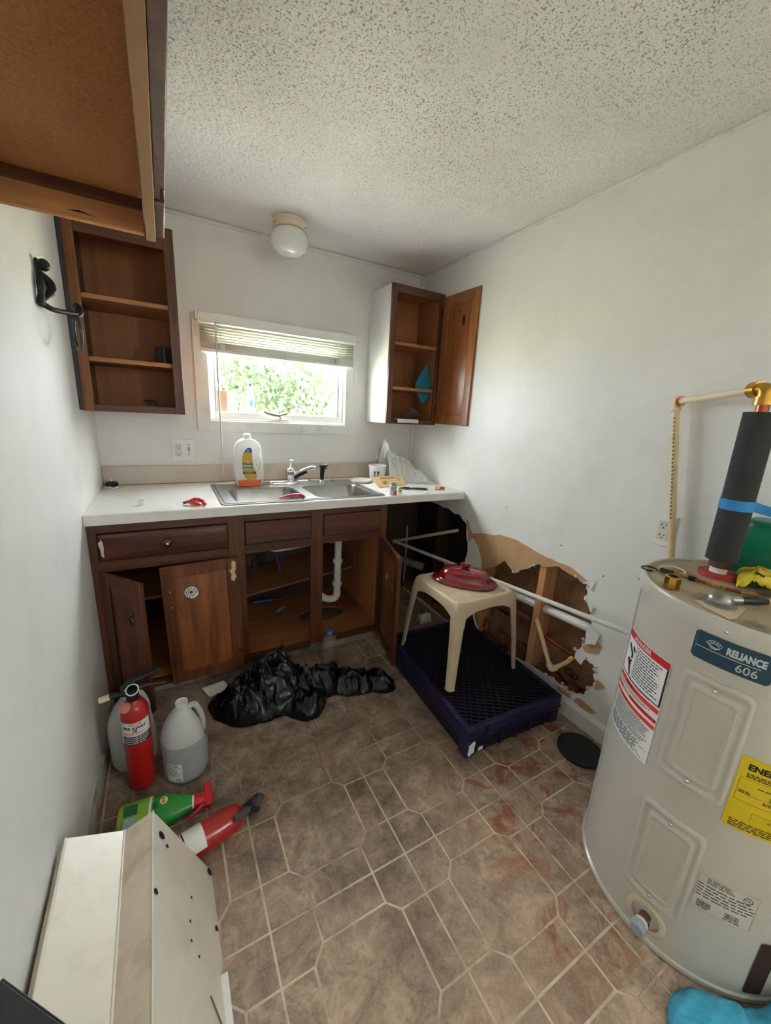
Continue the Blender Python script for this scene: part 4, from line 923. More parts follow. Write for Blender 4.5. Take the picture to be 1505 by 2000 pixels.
t = thing('window_blind', 'white mini blind half raised in the kitchen window', 'blind', (.93, -.045, 1.76))
slm = translucent('white_slat', (226, 228, 218), .4, .03)
MB().box(.484, 1.386, -.062, -.0195, 1.762, 1.812).build('headrail', whitep, t, bevel=.006)
for x in (.474, 1.386): MB().box(x - .0, x + .010, -.06, -.0195, 1.77, 1.812).build('end_bracket', whitep, t, bevel=.001)
def slat(z, tilt=0.0):
    def f(u, v):
        d = (v - .5) * .025; return (.494 + .872 * u, -.045 + d * cos(tilt), z + d * sin(tilt) + .0022 * (1 - (2 * v - 1) ** 2))
    o = MB().surf(f, 1, 5).build('slat', slm, t, smooth=180); q = o.modifiers.new('t', 'SOLIDIFY'); q.thickness = .0006; return o
first = slat(0.0, RAD(38)); slm_me = first.data; first.location.z += 1.75
zs = [1.736, 1.722, 1.708, 1.694, 1.682] + [1.672 - .0027 * k for k in range(13)]
for z in zs:
    o = first.copy(); sc.collection.objects.link(o); o.location.z = first.location.z - 1.75 + z
MB().box(.492, 1.368, -.058, -.032, 1.618, 1.636).build('bottom_rail', whitep, t, bevel=.004)
for x in (.60, .93, 1.26):
    MB().box(x - .0006, x + .0006, -.0585, -.0575, 1.63, 1.765).box(x - .0006, x + .0006, -.0325, -.0315, 1.63, 1.765).build('ladder_cord', whitep, t)
    MB().box(x - .012, x + .012, -.061, -.0585, 1.625, 1.66).build('tape_tie', mk('milky_tape', (214, 212, 206), .4), t)
MB().tube([(.568, -.068, 1.765), (.569, -.07, 1.4), (.571, -.068, .953)], .0045, 8).build('wand', mk('grey_white_wand', (206, 204, 204), .3), t, smooth=60)

t = thing('ceiling_lamp', 'round ceiling lamp with white glass globe and beige base', 'lamp', (.905, -.27, H))
lx, ly = .912, -.243
MB().lathe([(.082, -.001), (.082, -.040), (.078, -.044), (0, -.044)], 40, o=(lx, ly, H - .0035)).build('base', mk('beige_enamel', (222, 206, 186), .4), t, smooth=40)
MB().lathe([(.07, -.042), (.084, -.054), (.0935, -.08), (.092, -.105), (.076, -.134), (.045, -.152), (0, -.158)], 40, o=(lx, ly, H - .0035)).build('globe', mk('milk_glass', (226, 228, 226), .12, var=.02, coat=.6), t, smooth=180)
for a in (200, 320, 80): MB().ell((lx + .083 * cos(RAD(a)), ly + .083 * sin(RAD(a)), H - .036), .004, .004, .004, 8, 6).build('screw', brass, t, smooth=180)

t = thing('wall_hook', 'ornate black iron hook with a hanging ring on the left wall', 'hook', (0.0, -.84, 1.60))
I = blackm
def hk(nm, pts, r, flat=1.0): return MB().tube(smooth_path(pts), smooth_r(r), 14, flat=flat).build(nm, I, t, smooth=70)
hk('back_plate', [(.006, -.80, 1.735), (.010, -.812, 1.70), (.014, -.828, 1.665), (.013, -.835, 1.635), (.009, -.84, 1.605)], [.009, .013, .019, .014, .019], .6)
MB().ell((.022, -.805, 1.722), .016, .016, .017).build('finial', I, t, smooth=180)
hk('scroll', [(.012, -.818, 1.70), (.030, -.806, 1.678), (.034, -.812, 1.655), (.024, -.825, 1.635), (.010, -.838, 1.618)], [.006, .011, .012, .008, .007])
hk('arm', [(.010, -.842, 1.612), (.030, -.82, 1.602), (.055, -.775, 1.605), (.078, -.728, 1.612)], [.009, .0075, .007, .008])
hk('hook_tip', [(.07, -.738, 1.602), (.082, -.72, 1.616), (.080, -.71, 1.634), (.068, -.716, 1.642)], [.009, .012, .011, .006])
Mr = Matrix.Rotation(RAD(35), 4, 'Z')
MB().torus((.072, -.726, 1.555), .05, .0052, 'x', 28, 8, M=Matrix.Rotation(RAD(18), 4, 'Z')).build('ring', mk('worn_iron', (74, 74, 72), .4, .7), t, smooth=60)

# things standing on the ledge outside the glass
def bottle(loc, prof, label, mats, capprof, cat='bottle'):
    t = thing('bottle', label, cat, loc); MB().lathe(prof, 20, o=loc).build('body', mats[0], t, smooth=50); MB().lathe(capprof, 16, o=loc).build('cap', mats[1], t, smooth=40); return t
cl = clear('clear_bottle', (.96, .98, 1), .7, .1)
t = bottle((.772, .15, 1.2725), [(0, 0), (.024, 0), (.026, .02), (.026, .14), (.012, .18), (.010, .20)], 'clear bottle with blue cap and blue label outside the window', (cl, mk('blue_cap', (10, 28, 60), .4)), [(.011, .195), (.013, .2), (.013, .212), (.006, .218), (.006, .236), (0, .238)])
MB().lathe([(.0266, .075), (.0266, .115)], 20, o=(.772, .15, 1.2725), caps=False).build('label_band', mk('sky_blue_label', (30, 84, 110), .5), t, smooth=50)
bottle((1.315, .16, 1.2725), [(0, 0), (.03, 0), (.032, .02), (.032, .09), (.014, .13), (.010, .16)], 'clear bottle at the right end of the ledge outside the window', (cl, whitep), [(.011, .155), (.012, .16), (.012, .18), (0, .182)])
t = thing('carton', 'narrow brown cardboard carton outside the window at the left', 'carton', (.60, .15, 1.2725))
MB().box(.565, .635, .12, .18, 1.2725, 1.43).build('box', mk('tan_carton', (92, 62, 42), .8), t, bevel=.002); MB().box(.612, .628, .14, .16, 1.43, 1.45).build('tab', MATS['tan_carton'], t)
t = thing('drain_stopper', 'dark drain stopper with an upright stem on the window ledge', 'stopper', (1.058, .13, 1.2725))
MB().lathe([(0, 0), (.03, 0), (.03, .03), (.024, .045), (.016, .05), (0, .05)], 20, o=(1.058, .13, 1.2725)).build('base', mk('brown_rubber', (84, 66, 60), .6), t, smooth=40)
MB().lathe([(.005, .05), (.005, .06), (.022, .062), (.022, .07), (.003, .072), (.003, .11), (0, .11)], 18, o=(1.058, .13, 1.2725)).build('disc', mk('dark_metal_disc', (60, 46, 46), .4, .5), t, smooth=40)
t = thing('small_vial', 'tiny dark capped vial on the ledge outside the window', 'vial', (.70, .15, 1.2725))
MB().lathe([(0, 0), (.008, 0), (.008, .04), (.004, .05), (0, .05)], 12, o=(.70, .15, 1.2725)).build('body', cl, t, smooth=40); MB().lathe([(.006, .05), (.006, .065), (.002, .075), (0, .075)], 12, o=(.70, .15, 1.2725)).build('cap', blackp, t, smooth=40)
# ================================================================ things on the floor
def ridged(p): return 1 - abs(noise.noise(p))
def mound(name, mat, x0, x1, y0, y1, hf, n=110, m=80, zbase=0.001):
    """a sheet heaped on the floor: heights from hf(x, y), only where it rises, closed underneath"""
    b = MB(); idx = {}; vs = []
    Hh = [[hf(x0 + (x1 - x0) * i / n, y0 + (y1 - y0) * j / m) for i in range(n + 1)] for j in range(m + 1)]
    for j in range(m + 1):
        for i in range(n + 1):
            x = x0 + (x1 - x0) * i / n; y = y0 + (y1 - y0) * j / m; h = Hh[j][i]
            near = any(0 <= j + q < m + 1 and 0 <= i + p < n + 1 and Hh[j + q][i + p] > 0 for q in (-1, 0, 1) for p in (-1, 0, 1))
            if near:
                k = 1 if h > .01 else 0; idx[(i, j)] = len(vs)
                vs.append((x + k * .012 * noise.noise((x * 22, y * 22, 4)), y + k * .012 * noise.noise((x * 22, y * 22, 8)), zbase + .002 + max(h, 0)))
    fs = []
    for j in range(m):
        for i in range(n):
            q = [(i, j), (i + 1, j), (i + 1, j + 1), (i, j + 1)]
            if all(k in idx for k in q): fs.append(tuple(idx[k] for k in q))
    b.add(vs, fs)
    o = b.build(name, mat, smooth=70); q = o.modifiers.new('relax', 'SMOOTH'); q.factor = .5; q.iterations = 1
    s = o.modifiers.new('thickness', 'SOLIDIFY'); s.thickness = .002; s.offset = -1
    return o
def bump2(x, y, cx, cy, rx, ry, h, rot=0.0, p=1.0):
    c, s_ = cos(rot), sin(rot); u = ((x - cx) * c + (y - cy) * s_) / rx; v = (-(x - cx) * s_ + (y - cy) * c) / ry
    d = u * u + v * v; return h * max(0, 1 - d) ** p
def bagh(x, y):
    w = .02 * noise.noise((x * 9, y * 9, 1)); X, Y = x + w, y + .03 * noise.noise((x * 7, y * 7, 6))
    h = max(bump2(X, Y, .64, -.81, .235, .15, .16, .1, .55), bump2(X, Y, .66, -.745, .15, .095, .25, .3, .8), bump2(X, Y, .85, -.85, .17, .10, .15, .25, .7),
            bump2(X, Y, 1.03, -.89, .17, .075, .085, -.25, .7), bump2(X, Y, 1.17, -.94, .065, .10, .075, .3, .7), bump2(X, Y, .78, -.93, .10, .085, .10, 0, .6), bump2(X, Y, .50, -.80, .13, .10, .08, -.3, .6))
    if h <= 0.0: return -1
    wx = .06 * noise.noise((x * 6, y * 6, 11)); f = ridged((x * 15 + y * 5 + wx * 16, y * 6 - x * 3, 2)) ** 3.2 * .55 + ridged((x * 8 - y * 4, y * 18 + x * 10 + wx * 22, 7)) ** 3.2 * .38 + ridged((x * 36 + wx * 40, y * 30, 3)) ** 3 * .24
    return h * (.5 + .55 * f) + .006 * f
bagblack = mk('black_bag_film', (11, 11, 14), .27, var=.15, bump=.35, bs=45)
o = mound('trash_bag', bagblack, .36, 1.28, -1.06, -.56, bagh, 190, 110); tag(o, 'crumpled black plastic trash bag spread on the floor before the sink cabinet', 'trash bag')
t = thing('water_bottle', 'clear ribbed plastic bottle with blue cap behind the black trash bag', 'bottle', (1.0, -.668, 0))
pr = [(0, .001), (.04, .001), (.044, .02)]
for k in range(6): pr += [(.044, .026 + .016 * k), (.040, .034 + .016 * k)]
pr += [(.045, .124), (.032, .155), (.014, .17), (.0135, .178)]
MB().lathe(pr, 24, o=(1.0, -.668, 0)).build('body', clear('clear_pet', (.9, .88, .85), .72, .1, (190, 180, 168)), t, smooth=60); MB().lathe([(.0145, .174), (.0145, .191), (.012, .194), (0, .194)], 18, o=(1.0, -.668, 0)).build('cap', mk('bright_blue_cap', (30, 110, 196), .4), t, smooth=40)
o = MB().surf(lambda u, v: (.36 + .10 * u + .03 * v, -.635 - .055 * v * (1 - .2 * u), .004 + .05 * (1 - v) * .6 * (.7 + .3 * u)), 8, 6).build('paper', paper, smooth=60); q = o.modifiers.new('t', 'SOLIDIFY'); q.thickness = .0008; tag(o, 'torn white paper on the floor under the loose cabinet door', 'paper')

# ---- fire extinguishers
def extinguisher(M, label, first):
    base = M @ Vector((0, 0, 0)); t = thing('fire_extinguisher', label, 'fire extinguisher', tuple(base))
    MB(M).lathe([(0, .0), (.034, .0), (.041, .006), (.042, .015), (.042, .305), (.039, .328), (.030, .345), (.019, .353), (.018, .36)], 36).build('cylinder', redpaint, t, smooth=50)
    hd = MB(M); hd.lathe([(.017, .355), (.019, .36), (.019, .385), (.015, .392), (0, .392)], 20); hd.box(-.016, .018, -.014, .014, .37, .405); ho = hd.build('valve', blackp, t, smooth=40)
    fn = lambda a0: (lambda u, v: tuple((.0426) * f for f in ()) or (.0426 * cos(a0 + u / .042), .0426 * sin(a0 + u / .042), v))
    zo = 0.0 if first else -.062
    M0 = M; M = M0 @ Matrix.Translation((0, 0, zo))
    F = fn(RAD(-100)); L = MB(M); put_rect(L, -.058, .058, .205, .292, F, n=26); lo = L.build('label', paper, t, smooth=60)
    F2 = lambda u, v: (.0430 * cos(RAD(-100) + u / .042), .0430 * sin(RAD(-100) + u / .042), v)
    F3 = lambda u, v: (.0434 * cos(RAD(-100) + u / .042), .0434 * sin(RAD(-100) + u / .042), v)
    B = MB(M); put_rect(B, -.034, .058, .205, .238, F2, n=22); B.build('label_panel', ink, lo, smooth=60)
    if first:
        tx = MB(M); put_text(tx, 'KIDDE', .0125, lambda u, v: F2(u + .008, v + .2845), 0, .0003); fine_print(tx, -.03, .04, .243, .256, .0042, F2, fill=.5, wmin=.003, wmax=.008); tx.build('brand_print', redink, lo)
        tx = MB(M); put_text(tx, 'FIRE AWAY', .0145, lambda u, v: F2(u + .004, v + .270), 0, .0006); put_text(tx, '10', .014, lambda u, v: F2(u + .006, v + .2595), 0, .0006); tx.build('name_print', ink, lo)
    wp = MB(M); fine_print(wp, -.028, .05, .209, .236, .0075, F3, fill=.42, wmin=.004, wmax=.011); wp.build('instruction_print', paper, lo)
    M = M0
    if first:
        MB(M).tube([(-.012, -.01, .39), (-.05, -.01, .395), (-.062, -.01, .394)], [.009, .010, .010], 12).build('nozzle', blackp, ho, smooth=50)
        MB(M).tube([(-.060, -.01, .394), (-.09, -.008, .388)], [.0105, .0105], 14).build('nozzle_tip', mk('cream_tip', (214, 200, 172), .5), ho, smooth=50)
        MB(M).tube([(-.03, 0, .405), (0, .005, .425), (.04, .02, .428), (.085, .04, .424)], [.011, .016, .014, .010], 10, flat=.6).build('carry_handle', blackp, ho, smooth=60)
        MB(M).tube([(.01, .0, .398), (.05, .018, .388), (.10, .03, .372)], [.010, .010, .008], 10, flat=.6).build('squeeze_lever', mk('dark_grey_lever', (46, 48, 46), .45), ho, smooth=60)
        MB(M).torus((.003, -.022, .408), .018, .0022, 'y', 22, 6, M=Matrix.Rotation(RAD(-50), 4, 'X')).build('pull_pin', whitep, ho, smooth=60)
        g = MB(M @ Matrix.Translation((-.022, -.032, .352)) @ Matrix.Rotation(RAD(48), 4, 'X') @ Matrix.Rotation(RAD(-15), 4, 'Y')); g.lathe([(0, -.006), (.0165, -.006), (.0165, .002), (.0145, .002), (.014, .0), (0, .0)], 22); go = g.build('gauge', mk('pink_gauge', (190, 120, 110), .3), ho, smooth=40)
    else:
        MB(M).tube([(0, 0, .36), (0, .0, .385)], .008, 10).build('neck', redpaint, ho, smooth=50)
        MB(M).box(-.012, .012, -.034, .034, .395, .412).build('cross_bar', blackp, ho, bevel=.003)
        MB(M).tube([(.012, -.02, .37), (.022, -.034, .35), (.03, -.045, .315)], [.010, .014, .010], 10, flat=.7).build('squeeze_lever', mk('grey_lever', (74, 74, 74), .5), ho, smooth=60)
        MB(M).tube([(.0, -.01, .39), (.012, -.028, .40), (.015, -.05, .415)], [.012, .016, .010], 10, flat=.7).build('carry_handle', MATS['grey_lever'], ho, smooth=60)
        MB(M).torus((.0, .012, .427), .017, .0022, 'x', 22, 6).build('pull_ring', mk('red_ring', (190, 60, 60), .5), ho, smooth=60)
    return t
extinguisher(Matrix.Translation((.135, -1.045, .0006)), 'red fire extinguisher standing upright beside the water jugs', True)
Ml = Matrix.Translation((.085, -1.435, .0436)) @ Matrix.Rotation(RAD(13), 4, 'Z') @ Matrix.Rotation(RAD(90), 4, 'Y') @ Matrix.Rotation(RAD(-80), 4, 'Z')
extinguisher(Ml, 'red fire extinguisher lying on its side behind the range hood', False)

# ---- water jugs
def jug(loc, label, hand, label_on):
    t = thing('water_jug', label, 'jug', loc); c = Vector(loc); n = 36; rings = []
    P = [(.058, .001), (.070, .004), (.075, .02), (.0755, .10), (.0752, .104), (.0765, .108), (.0765, .14), (.0765, .165), (.0765, .1652), (.074, .185), (.065, .215), (.050, .243), (.034, .266), (.022, .282), (.0185, .287), (.0185, .296)]
    for r, z in P:
        ring = []
        for k in range(n):
            a = 2 * pi * k / n; d = (a - hand + pi) % (2 * pi) - pi; e = math.exp(-(d / .55) ** 2) * max(0, min(1, (z - .12) / .04)) * max(0, min(1, (.30 - z) / .03))
            rr = r * (1 - .42 * e); ring.append((c.x + rr * cos(a), c.y + rr * sin(a), c.z + z))
        rings.append(ring)
    jb = MB().loft(rings); jb.m = [1 if (label_on and max(jb.v[i][2] for i in f) < c.z + .17) else 0 for f in jb.f]
    jb.build('body', [translucent('milky_jug', (222, 224, 224), .35, .35), translucent('jug_filled_with_water', (184, 190, 194), .3, .3)], t, smooth=60)
    hx, hy = cos(hand), sin(hand)
    MB().tube(rounded([(c.x + hx * .016, c.y + hy * .016, c.z + .268), (c.x + hx * .045, c.y + hy * .045, c.z + .268), (c.x + hx * .070, c.y + hy * .070, c.z + .20), (c.x + hx * .066, c.y + hy * .066, c.z + .14)], .03, 6), .0105, 12).build('handle', MATS['milky_jug'], t, smooth=60)
    MB().lathe([(.020, .288), (.021, .29), (.021, .303), (.0165, .303), (.0165, .29)], 24, o=loc, caps=False).lathe([(.0165, .300), (0, .300)], 24, o=loc, caps=False).build('cap', mk('jug_cap', (224, 220, 216), .4), t, smooth=40)
    if label_on:
        F = lambda u, v: (c.x + .0762 * cos(RAD(-118) + u / .076), c.y + .0762 * sin(RAD(-118) + u / .076), c.z + v)
        G = lambda u, v: (c.x + .0766 * cos(RAD(-118) + u / .076), c.y + .0766 * sin(RAD(-118) + u / .076), c.z + v)
        L = MB(); put_rect(L, -.036, .022, .022, .100, F, n=12); lo = L.build('label', paper, t, smooth=60)
        pr = MB(); fine_print(pr, -.032, .018, .045, .097, .0062, G, fill=.5, wmin=.004, wmax=.010)
        for k in range(10): put_rect(pr, .0 + k * .0016, .0009 + k * .0016, .026, .038, G)
        pr.build('label_print', mk('faint_print', (130, 130, 130), .6), lo)
    w = MB().lathe([(.073, .003), (.0745, .02), (.0748, .098), (0, .098)], 30, o=loc, sx=1.0)
    return t
jug((.278, -1.055, .0006), 'half full translucent gallon jug with a white label beside the extinguisher', RAD(20), True)
jug((.106, -.915, .0006), 'translucent gallon jug standing behind the red fire extinguisher', RAD(40), False)

# ---- green spray bottle lying down
t = thing('spray_bottle', 'green spray cleaner bottle with red trigger lying on the floor', 'spray bottle', (.19, -1.19, 0))
Ms = Matrix.Translation((.075, -1.215, .0345)) @ Matrix.Rotation(RAD(-6), 4, 'Z') @ Matrix.Rotation(RAD(90), 4, 'Y') @ Matrix.Rotation(RAD(20), 4, 'Z')
P = [(0, .0), (.044, .0), (.050, .006), (.052, .03), (.052, .10), (.050, .13), (.040, .165), (.026, .20), (.020, .215)]
def sbl(z0, z1, mat, nm, off=0.0, par=None):
    def R(z):
        for (r0, a), (r1, b_) in zip(P[1:], P[2:]):
            if a <= z <= b_: return r0 + (r1 - r0) * (z - a) / max(b_ - a, 1e-6)
        return P[-1][0]
    zz = [z0 + (z1 - z0) * k / 10 for k in range(11)]
    return MB(Ms).lathe([(R(z) + off, z) for z in zz], 32, sx=.66, caps=(off == 0)).build(nm, mat, par or t, smooth=60)
b1 = sbl(.0, .035, mk('lime_plastic', (176, 184, 44), .35), 'base'); sbl(.035, .215, mk('green_plastic', (36, 140, 52), .3), 'body')
sbl(.012, .10, mk('lime_label', (120, 176, 56), .4, var=.12, vs=30), 'label', .0008); sbl(.088, .094, paper, 'label_stripe', .0014)
MB(Ms).lathe([(.0205, .213), (.021, .219)], 24, sx=.8).build('collar_ring', whitep, t, smooth=40)
MB(Ms).lathe([(.019, .219), (.018, .245), (.014, .25)], 24, sx=.8).build('collar', redp, t, smooth=40)
MB(Ms).tube([(0, -.028, .262), (0, .0, .262), (0, .04, .258), (0, .048, .256)], [.012, .016, .014, .011], 12).box(-.012, .012, -.016, .016, .243, .262).build('trigger_head', redp, t, smooth=50, bevel=.002)
MB(Ms).tube([(0, -.012, .25), (0, -.034, .225), (0, -.05, .20)], [.007, .006, .005], 10).build('trigger', redp, t, smooth=50)
Fs = lambda u, v: tuple((-(.0345 + .0), u, v))
lb = MB(Ms); lb.box(-.0357, -.0347, -.036, -.006, .02, .052); lb.build('barcode_patch', mk('pale_blue_patch', (150, 176, 190), .5), t)
lb = MB(Ms); lb.box(-.0357, -.0349, -.0, .03, .018, .056).box(-.0357, -.035, -.03, -.01, .098, .112).box(-.0357, -.035, .0, .02, .098, .112); lb.build('dark_label_print', mk('deep_green_print', (20, 92, 44), .5), t)
MB(Ms).ell((-.0335, .018, .13), .003, .012, .012).build('label_badge', mk('cream_badge', (226, 206, 150), .5), t, smooth=180)
pr = MB(Ms); pr.box(-.0375, -.0364, .012, .015, .125, .135).box(-.0375, -.0364, .021, .024, .125, .135).box(-.0375, -.0364, .012, .024, .129, .131); pr.build('badge_print', redink, t)

# ---- range hood lying against the left wall
t = thing('range_hood', 'almond painted range hood standing on its side against the left wall', 'range hood', (.17, -1.85, 0))
almond = mk('almond_enamel', (222, 216, 202), .32, var=.02, coat=.2, dirt=((176, 158, 136), .3, 8))
tanm = mk('yellowed_enamel', (206, 192, 172), .4, var=.05, dirt=((140, 118, 94), .5, 16))
prof = [(.323, .001), (.197, .304), (.132, .277), (.018, .322), (.004, .305)]
yA, yB, dx = -1.462, -2.24, .012
def hood_face(i, nm, mat, th=.0016):
    (a, z0), (b_, z1) = prof[i], prof[i + 1]; nx_, nz_ = -(z1 - z0), (b_ - a); L = math.hypot(nx_, nz_); nx_, nz_ = nx_ / L * th, nz_ / L * th
    q = lambda u, z, y, k: (u + nx_ * k + (dx if y == yB else 0), y, z + nz_ * k)
    return MB().hexa([q(a, z0, yA, 0), q(b_, z1, yA, 0), q(b_, z1, yB, 0), q(a, z0, yB, 0)], [q(a, z0, yA, 1), q(b_, z1, yA, 1), q(b_, z1, yB, 1), q(a, z0, yB, 1)]).build(nm, mat, t)
hp = hood_face(0, 'top_plate', almond); hood_face(1, 'sloped_lip', tanm); hood_face(2, 'front_panel', almond); hood_face(3, 'back_lip', tanm)
MB().tube([(prof[1][0], yA, prof[1][1]), (prof[1][0] + dx, yB, prof[1][1])], .002, 8).tube([(prof[2][0], yA, prof[2][1]), (prof[2][0] + dx, yB, prof[2][1])], .003, 8).tube([(prof[3][0], yA, prof[3][1]), (prof[3][0] + dx, yB, prof[3][1])], .003, 8).build('folded_edges', almond, t, smooth=60)
MB().prism([(.310, .003), (.192, .29), (.13, .265), (.02, .308), (.012, .30), (.012, .003)], 'y', yA - .014, yA - .012).build('end_plate', almond, t)
MB().box(.315, .335, -2.1, -1.72, .001, .02).build('bottom_strip', whitep, t)
def on_top(s, y, off): 
    a, b_ = Vector((prof[0][0], 0, prof[0][1])), Vector((prof[1][0], 0, prof[1][1])); p = a.lerp(b_, s); nrm = Vector((.304, 0, .126)).normalized(); return p + nrm * off + Vector((dx * (y - yA) / (yB - yA), y, 0))
def hole_at(s, y, w, l, nm='mounting_hole', mat=ink):
    b = MB(); av = Vector((-.126, 0, .304)).normalized(); c = on_top(s, y, .0019); ring = [c + av * (l * cos(a * pi / 8)) + Vector((0, w * sin(a * pi / 8), 0)) for a in range(16)]
    ring2 = [p + Vector((.0008, 0, .0003)) for p in ring]; b.hexa(ring, ring2); return b.build(nm, mat, hp)
for s, y, w, l in ((.88, -1.51, .009, .013), (.80, -1.525, .004, .006), (.06, -1.475, .009, .012), (.97, -1.66, .006, .008), (.05, -1.62, .006, .008), (.03, -1.78, .006, .007), (.45, -1.60, .003, .003), (.4, -1.72, .003, .003), (.5, -1.66, .003, .003), (.5, -1.70, .003, .003)): hole_at(s, y, w, l)
b = MB(); p0, p1 = on_top(.28, -1.78, .0024), on_top(.14, -1.82, .0024); b.tube([p0, p1], .0014, 6); b.build('scratch', mk('rust_scratch', (120, 90, 64), .7), hp)
pA, pB = Vector((.009, -1.80, .458)), Vector((.80, -2.50, .004)); dv = (pB - pA).normalized(); sv = Vector((dv.y, -dv.x, 0)).normalized(); uv_ = sv.cross(dv).normalized()
if uv_.z < 0: uv_ = -uv_
def bar_at(p, a, c): return tuple(p + sv * a + uv_ * c)
b = MB(); b.hexa([bar_at(pA, -.0, -.004), bar_at(pA, .05, -.004), bar_at(pB, .05, -.002), bar_at(pB, 0, -.002)], [bar_at(pA, 0, 0), bar_at(pA, .05, 0), bar_at(pB, .05, .002), bar_at(pB, 0, .002)])
b.hexa([bar_at(pA, -.0, -.03), bar_at(pA, -.004, -.03), bar_at(pB, -.004, -.002), bar_at(pB, 0, -.002)], [bar_at(pA, 0, -.004), bar_at(pA, -.004, -.004), bar_at(pB, -.004, 0), bar_at(pB, 0, 0)])
for p_ in range(len(b.v)): b.v[p_] = (max(b.v[p_][0], .002), b.v[p_][1], max(b.v[p_][2], .001))
o = b.build('metal_bar', mk('charcoal_metal', (52, 52, 54), .4, .3, var=.2), bevel=.001); tag(o, 'charcoal metal angle bar leaning on the left wall over the range hood', 'metal bar')

# ---- crate, stool and lid
t = thing('plastic_crate', 'dark blue plastic crate lying upside down under the beige stool', 'crate', (1.545, -1.14, 0))
blue = mk('navy_crate_plastic', (26, 22, 62), .38, var=.12, vs=20, dirt=((70, 64, 84), .3, 20)); blued = mk('dark_navy_plastic', (15, 13, 34), .45, var=.15)
cx0, cx1, cy0, cy1, cz = 1.272, 1.808, -1.512, -.775, .138
def wallb(nm, a): return MB().box(*a).build(nm, blue, t, bevel=.003)
for a in ((cx0, cx1, cy0, cy0 + .008, .085, cz), (cx0, cx1, cy1 - .008, cy1, .085, cz), (cx0, cx0 + .008, cy0 + .008, cy1 - .008, .085, cz), (cx1 - .008, cx1, cy0 + .008, cy1 - .008, .085, cz)): wallb('upper_wall', a)
for a in ((cx0 + .012, cx1 - .012, cy0 + .012, cy0 + .02, .001, .084), (cx0 + .012, cx1 - .012, cy1 - .02, cy1 - .012, .001, .084), (cx0 + .012, cx0 + .02, cy0 + .02, cy1 - .02, .001, .084), (cx1 - .02, cx1 - .012, cy0 + .02, cy1 - .02, .001, .084)): MB().box(*a).build('lower_wall', blued, t)
MB().box(cx0 - .004, cx1 + .004, cy0 - .004, cy0 + .012, .078, .085).box(cx0 - .004, cx0 + .012, cy0 + .012, cy1 - .012, .078, .085).box(cx1 - .012, cx1 + .004, cy0 + .012, cy1 - .012, .078, .085).box(cx0 - .004, cx1 + .004, cy1 - .012, cy1 + .004, .078, .085).build('ledge', blue, t, bevel=.001)
for x, y in ((cx0, cy0), (cx1 - .05, cy0), (cx0, cy1 - .05), (cx1 - .05, cy1 - .05)): MB().box(x, x + .05, y, y + .05, .0008, .084).build('corner_post', blue, t, bevel=.006)
for k in range(5):
    x = cx0 + .10 + k * .085; MB().box(x, x + .012, cy0 + .004, cy0 + .012, .002, .078).build('wall_rib', blue, t)
MB().box(cx0 + .10, cx0 + .125, cy0 - .008, cy0 + .001, .088, .125).build('catch', blue, t, bevel=.003); MB().box(cx0 + .02, cx0 + .045, cy0 - .006, cy0 + .001, .10, .112).build('catch', blue, t, bevel=.002)
lt = MB(); zt = cz
for i in range(-40, 80):                     # diagonal lattice, both ways, with raised bars
    u = i * .0185
    for sgn in (1, -1):
        if sgn == -1 and i % 3: continue
        pts = []
        for s in (0, 1):
            pass
        if sgn == 1: a, c = (cx0, cy0 + u * 1.3), (cx1, cy0 + u * 1.3 - .30)
        else: a, c = (cx0, cy0 + u - .75), (cx1, cy0 + u - .75 + .75)
        # clip in y
        (ax, ay), (bx_, by) = a, c; lo, hi = cy0 + .02, cy1 - .02
        if max(ay, by) < lo or min(ay, by) > hi: continue
        def cl_(px, py, qx, qy):
            if py < lo: k = (lo - py) / (qy - py); return px + (qx - px) * k, lo
            if py > hi: k = (hi - py) / (qy - py); return px + (qx - px) * k, hi
            return px, py
        p, q = cl_(ax, ay, bx_, by), cl_(bx_, by, ax, ay)
        p = (max(p[0], cx0 + .012), p[1]); q = (min(q[0], cx1 - .012), q[1])
        d = Vector((q[0] - p[0], q[1] - p[1]))
        if d.length < .02: continue
        nn = Vector((-d.y, d.x)).normalized() * (.0042 if sgn == 1 else .003); z0, z1 = (cz - .012, cz + .0 - .002) if sgn == 1 else (cz - .014, cz - .004)
        B = [(p[0] + nn.x, p[1] + nn.y), (p[0] - nn.x, p[1] - nn.y), (q[0] - nn.x, q[1] - nn.y), (q[0] + nn.x, q[1] + nn.y)]
        lt.hexa([(x, y, z0) for x, y in B], [(x, y, z1) for x, y in B])
lt.build('lattice_deck', blued, t)
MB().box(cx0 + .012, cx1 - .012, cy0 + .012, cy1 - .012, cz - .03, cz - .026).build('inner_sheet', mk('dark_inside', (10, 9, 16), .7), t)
for a in ((cx0, cx1, cy0, cy0 + .022, cz - .002, cz + .003), (cx0, cx1, cy1 - .022, cy1, cz - .002, cz + .003), (cx0, cx0 + .022, cy0 + .022, cy1 - .022, cz - .002, cz + .003), (cx1 - .022, cx1, cy0 + .022, cy1 - .022, cz - .002, cz + .003)): wallb('top_rim', a)
MB().prism(jag([(cx0 + .012, .012), (cx0 + .012, .062), (cx0 + .04, .075), (cx0 + .046, .06), (cx0 + .04, .02), (cx0 + .02, .008)], .004, 2), 'y', cy0 - .0014, cy0 - .0004).build('torn_sticker', paper, t)
MB().prism(jag([(cx0 + .075, .002), (cx0 + .08, .02), (cx0 + .105, .024), (cx0 + .10, .003)], .003, 2), 'y', cy0 + .0105, cy0 + .0117).build('torn_sticker', paper, t)
t.rotation_euler = (0, 0, RAD(-3.0)); t.location.x += .018
ZK = cz + .003
t = thing('plastic_stool', 'beige molded plastic stool standing on the blue crate', 'stool', (1.55, -1.075, ZK))
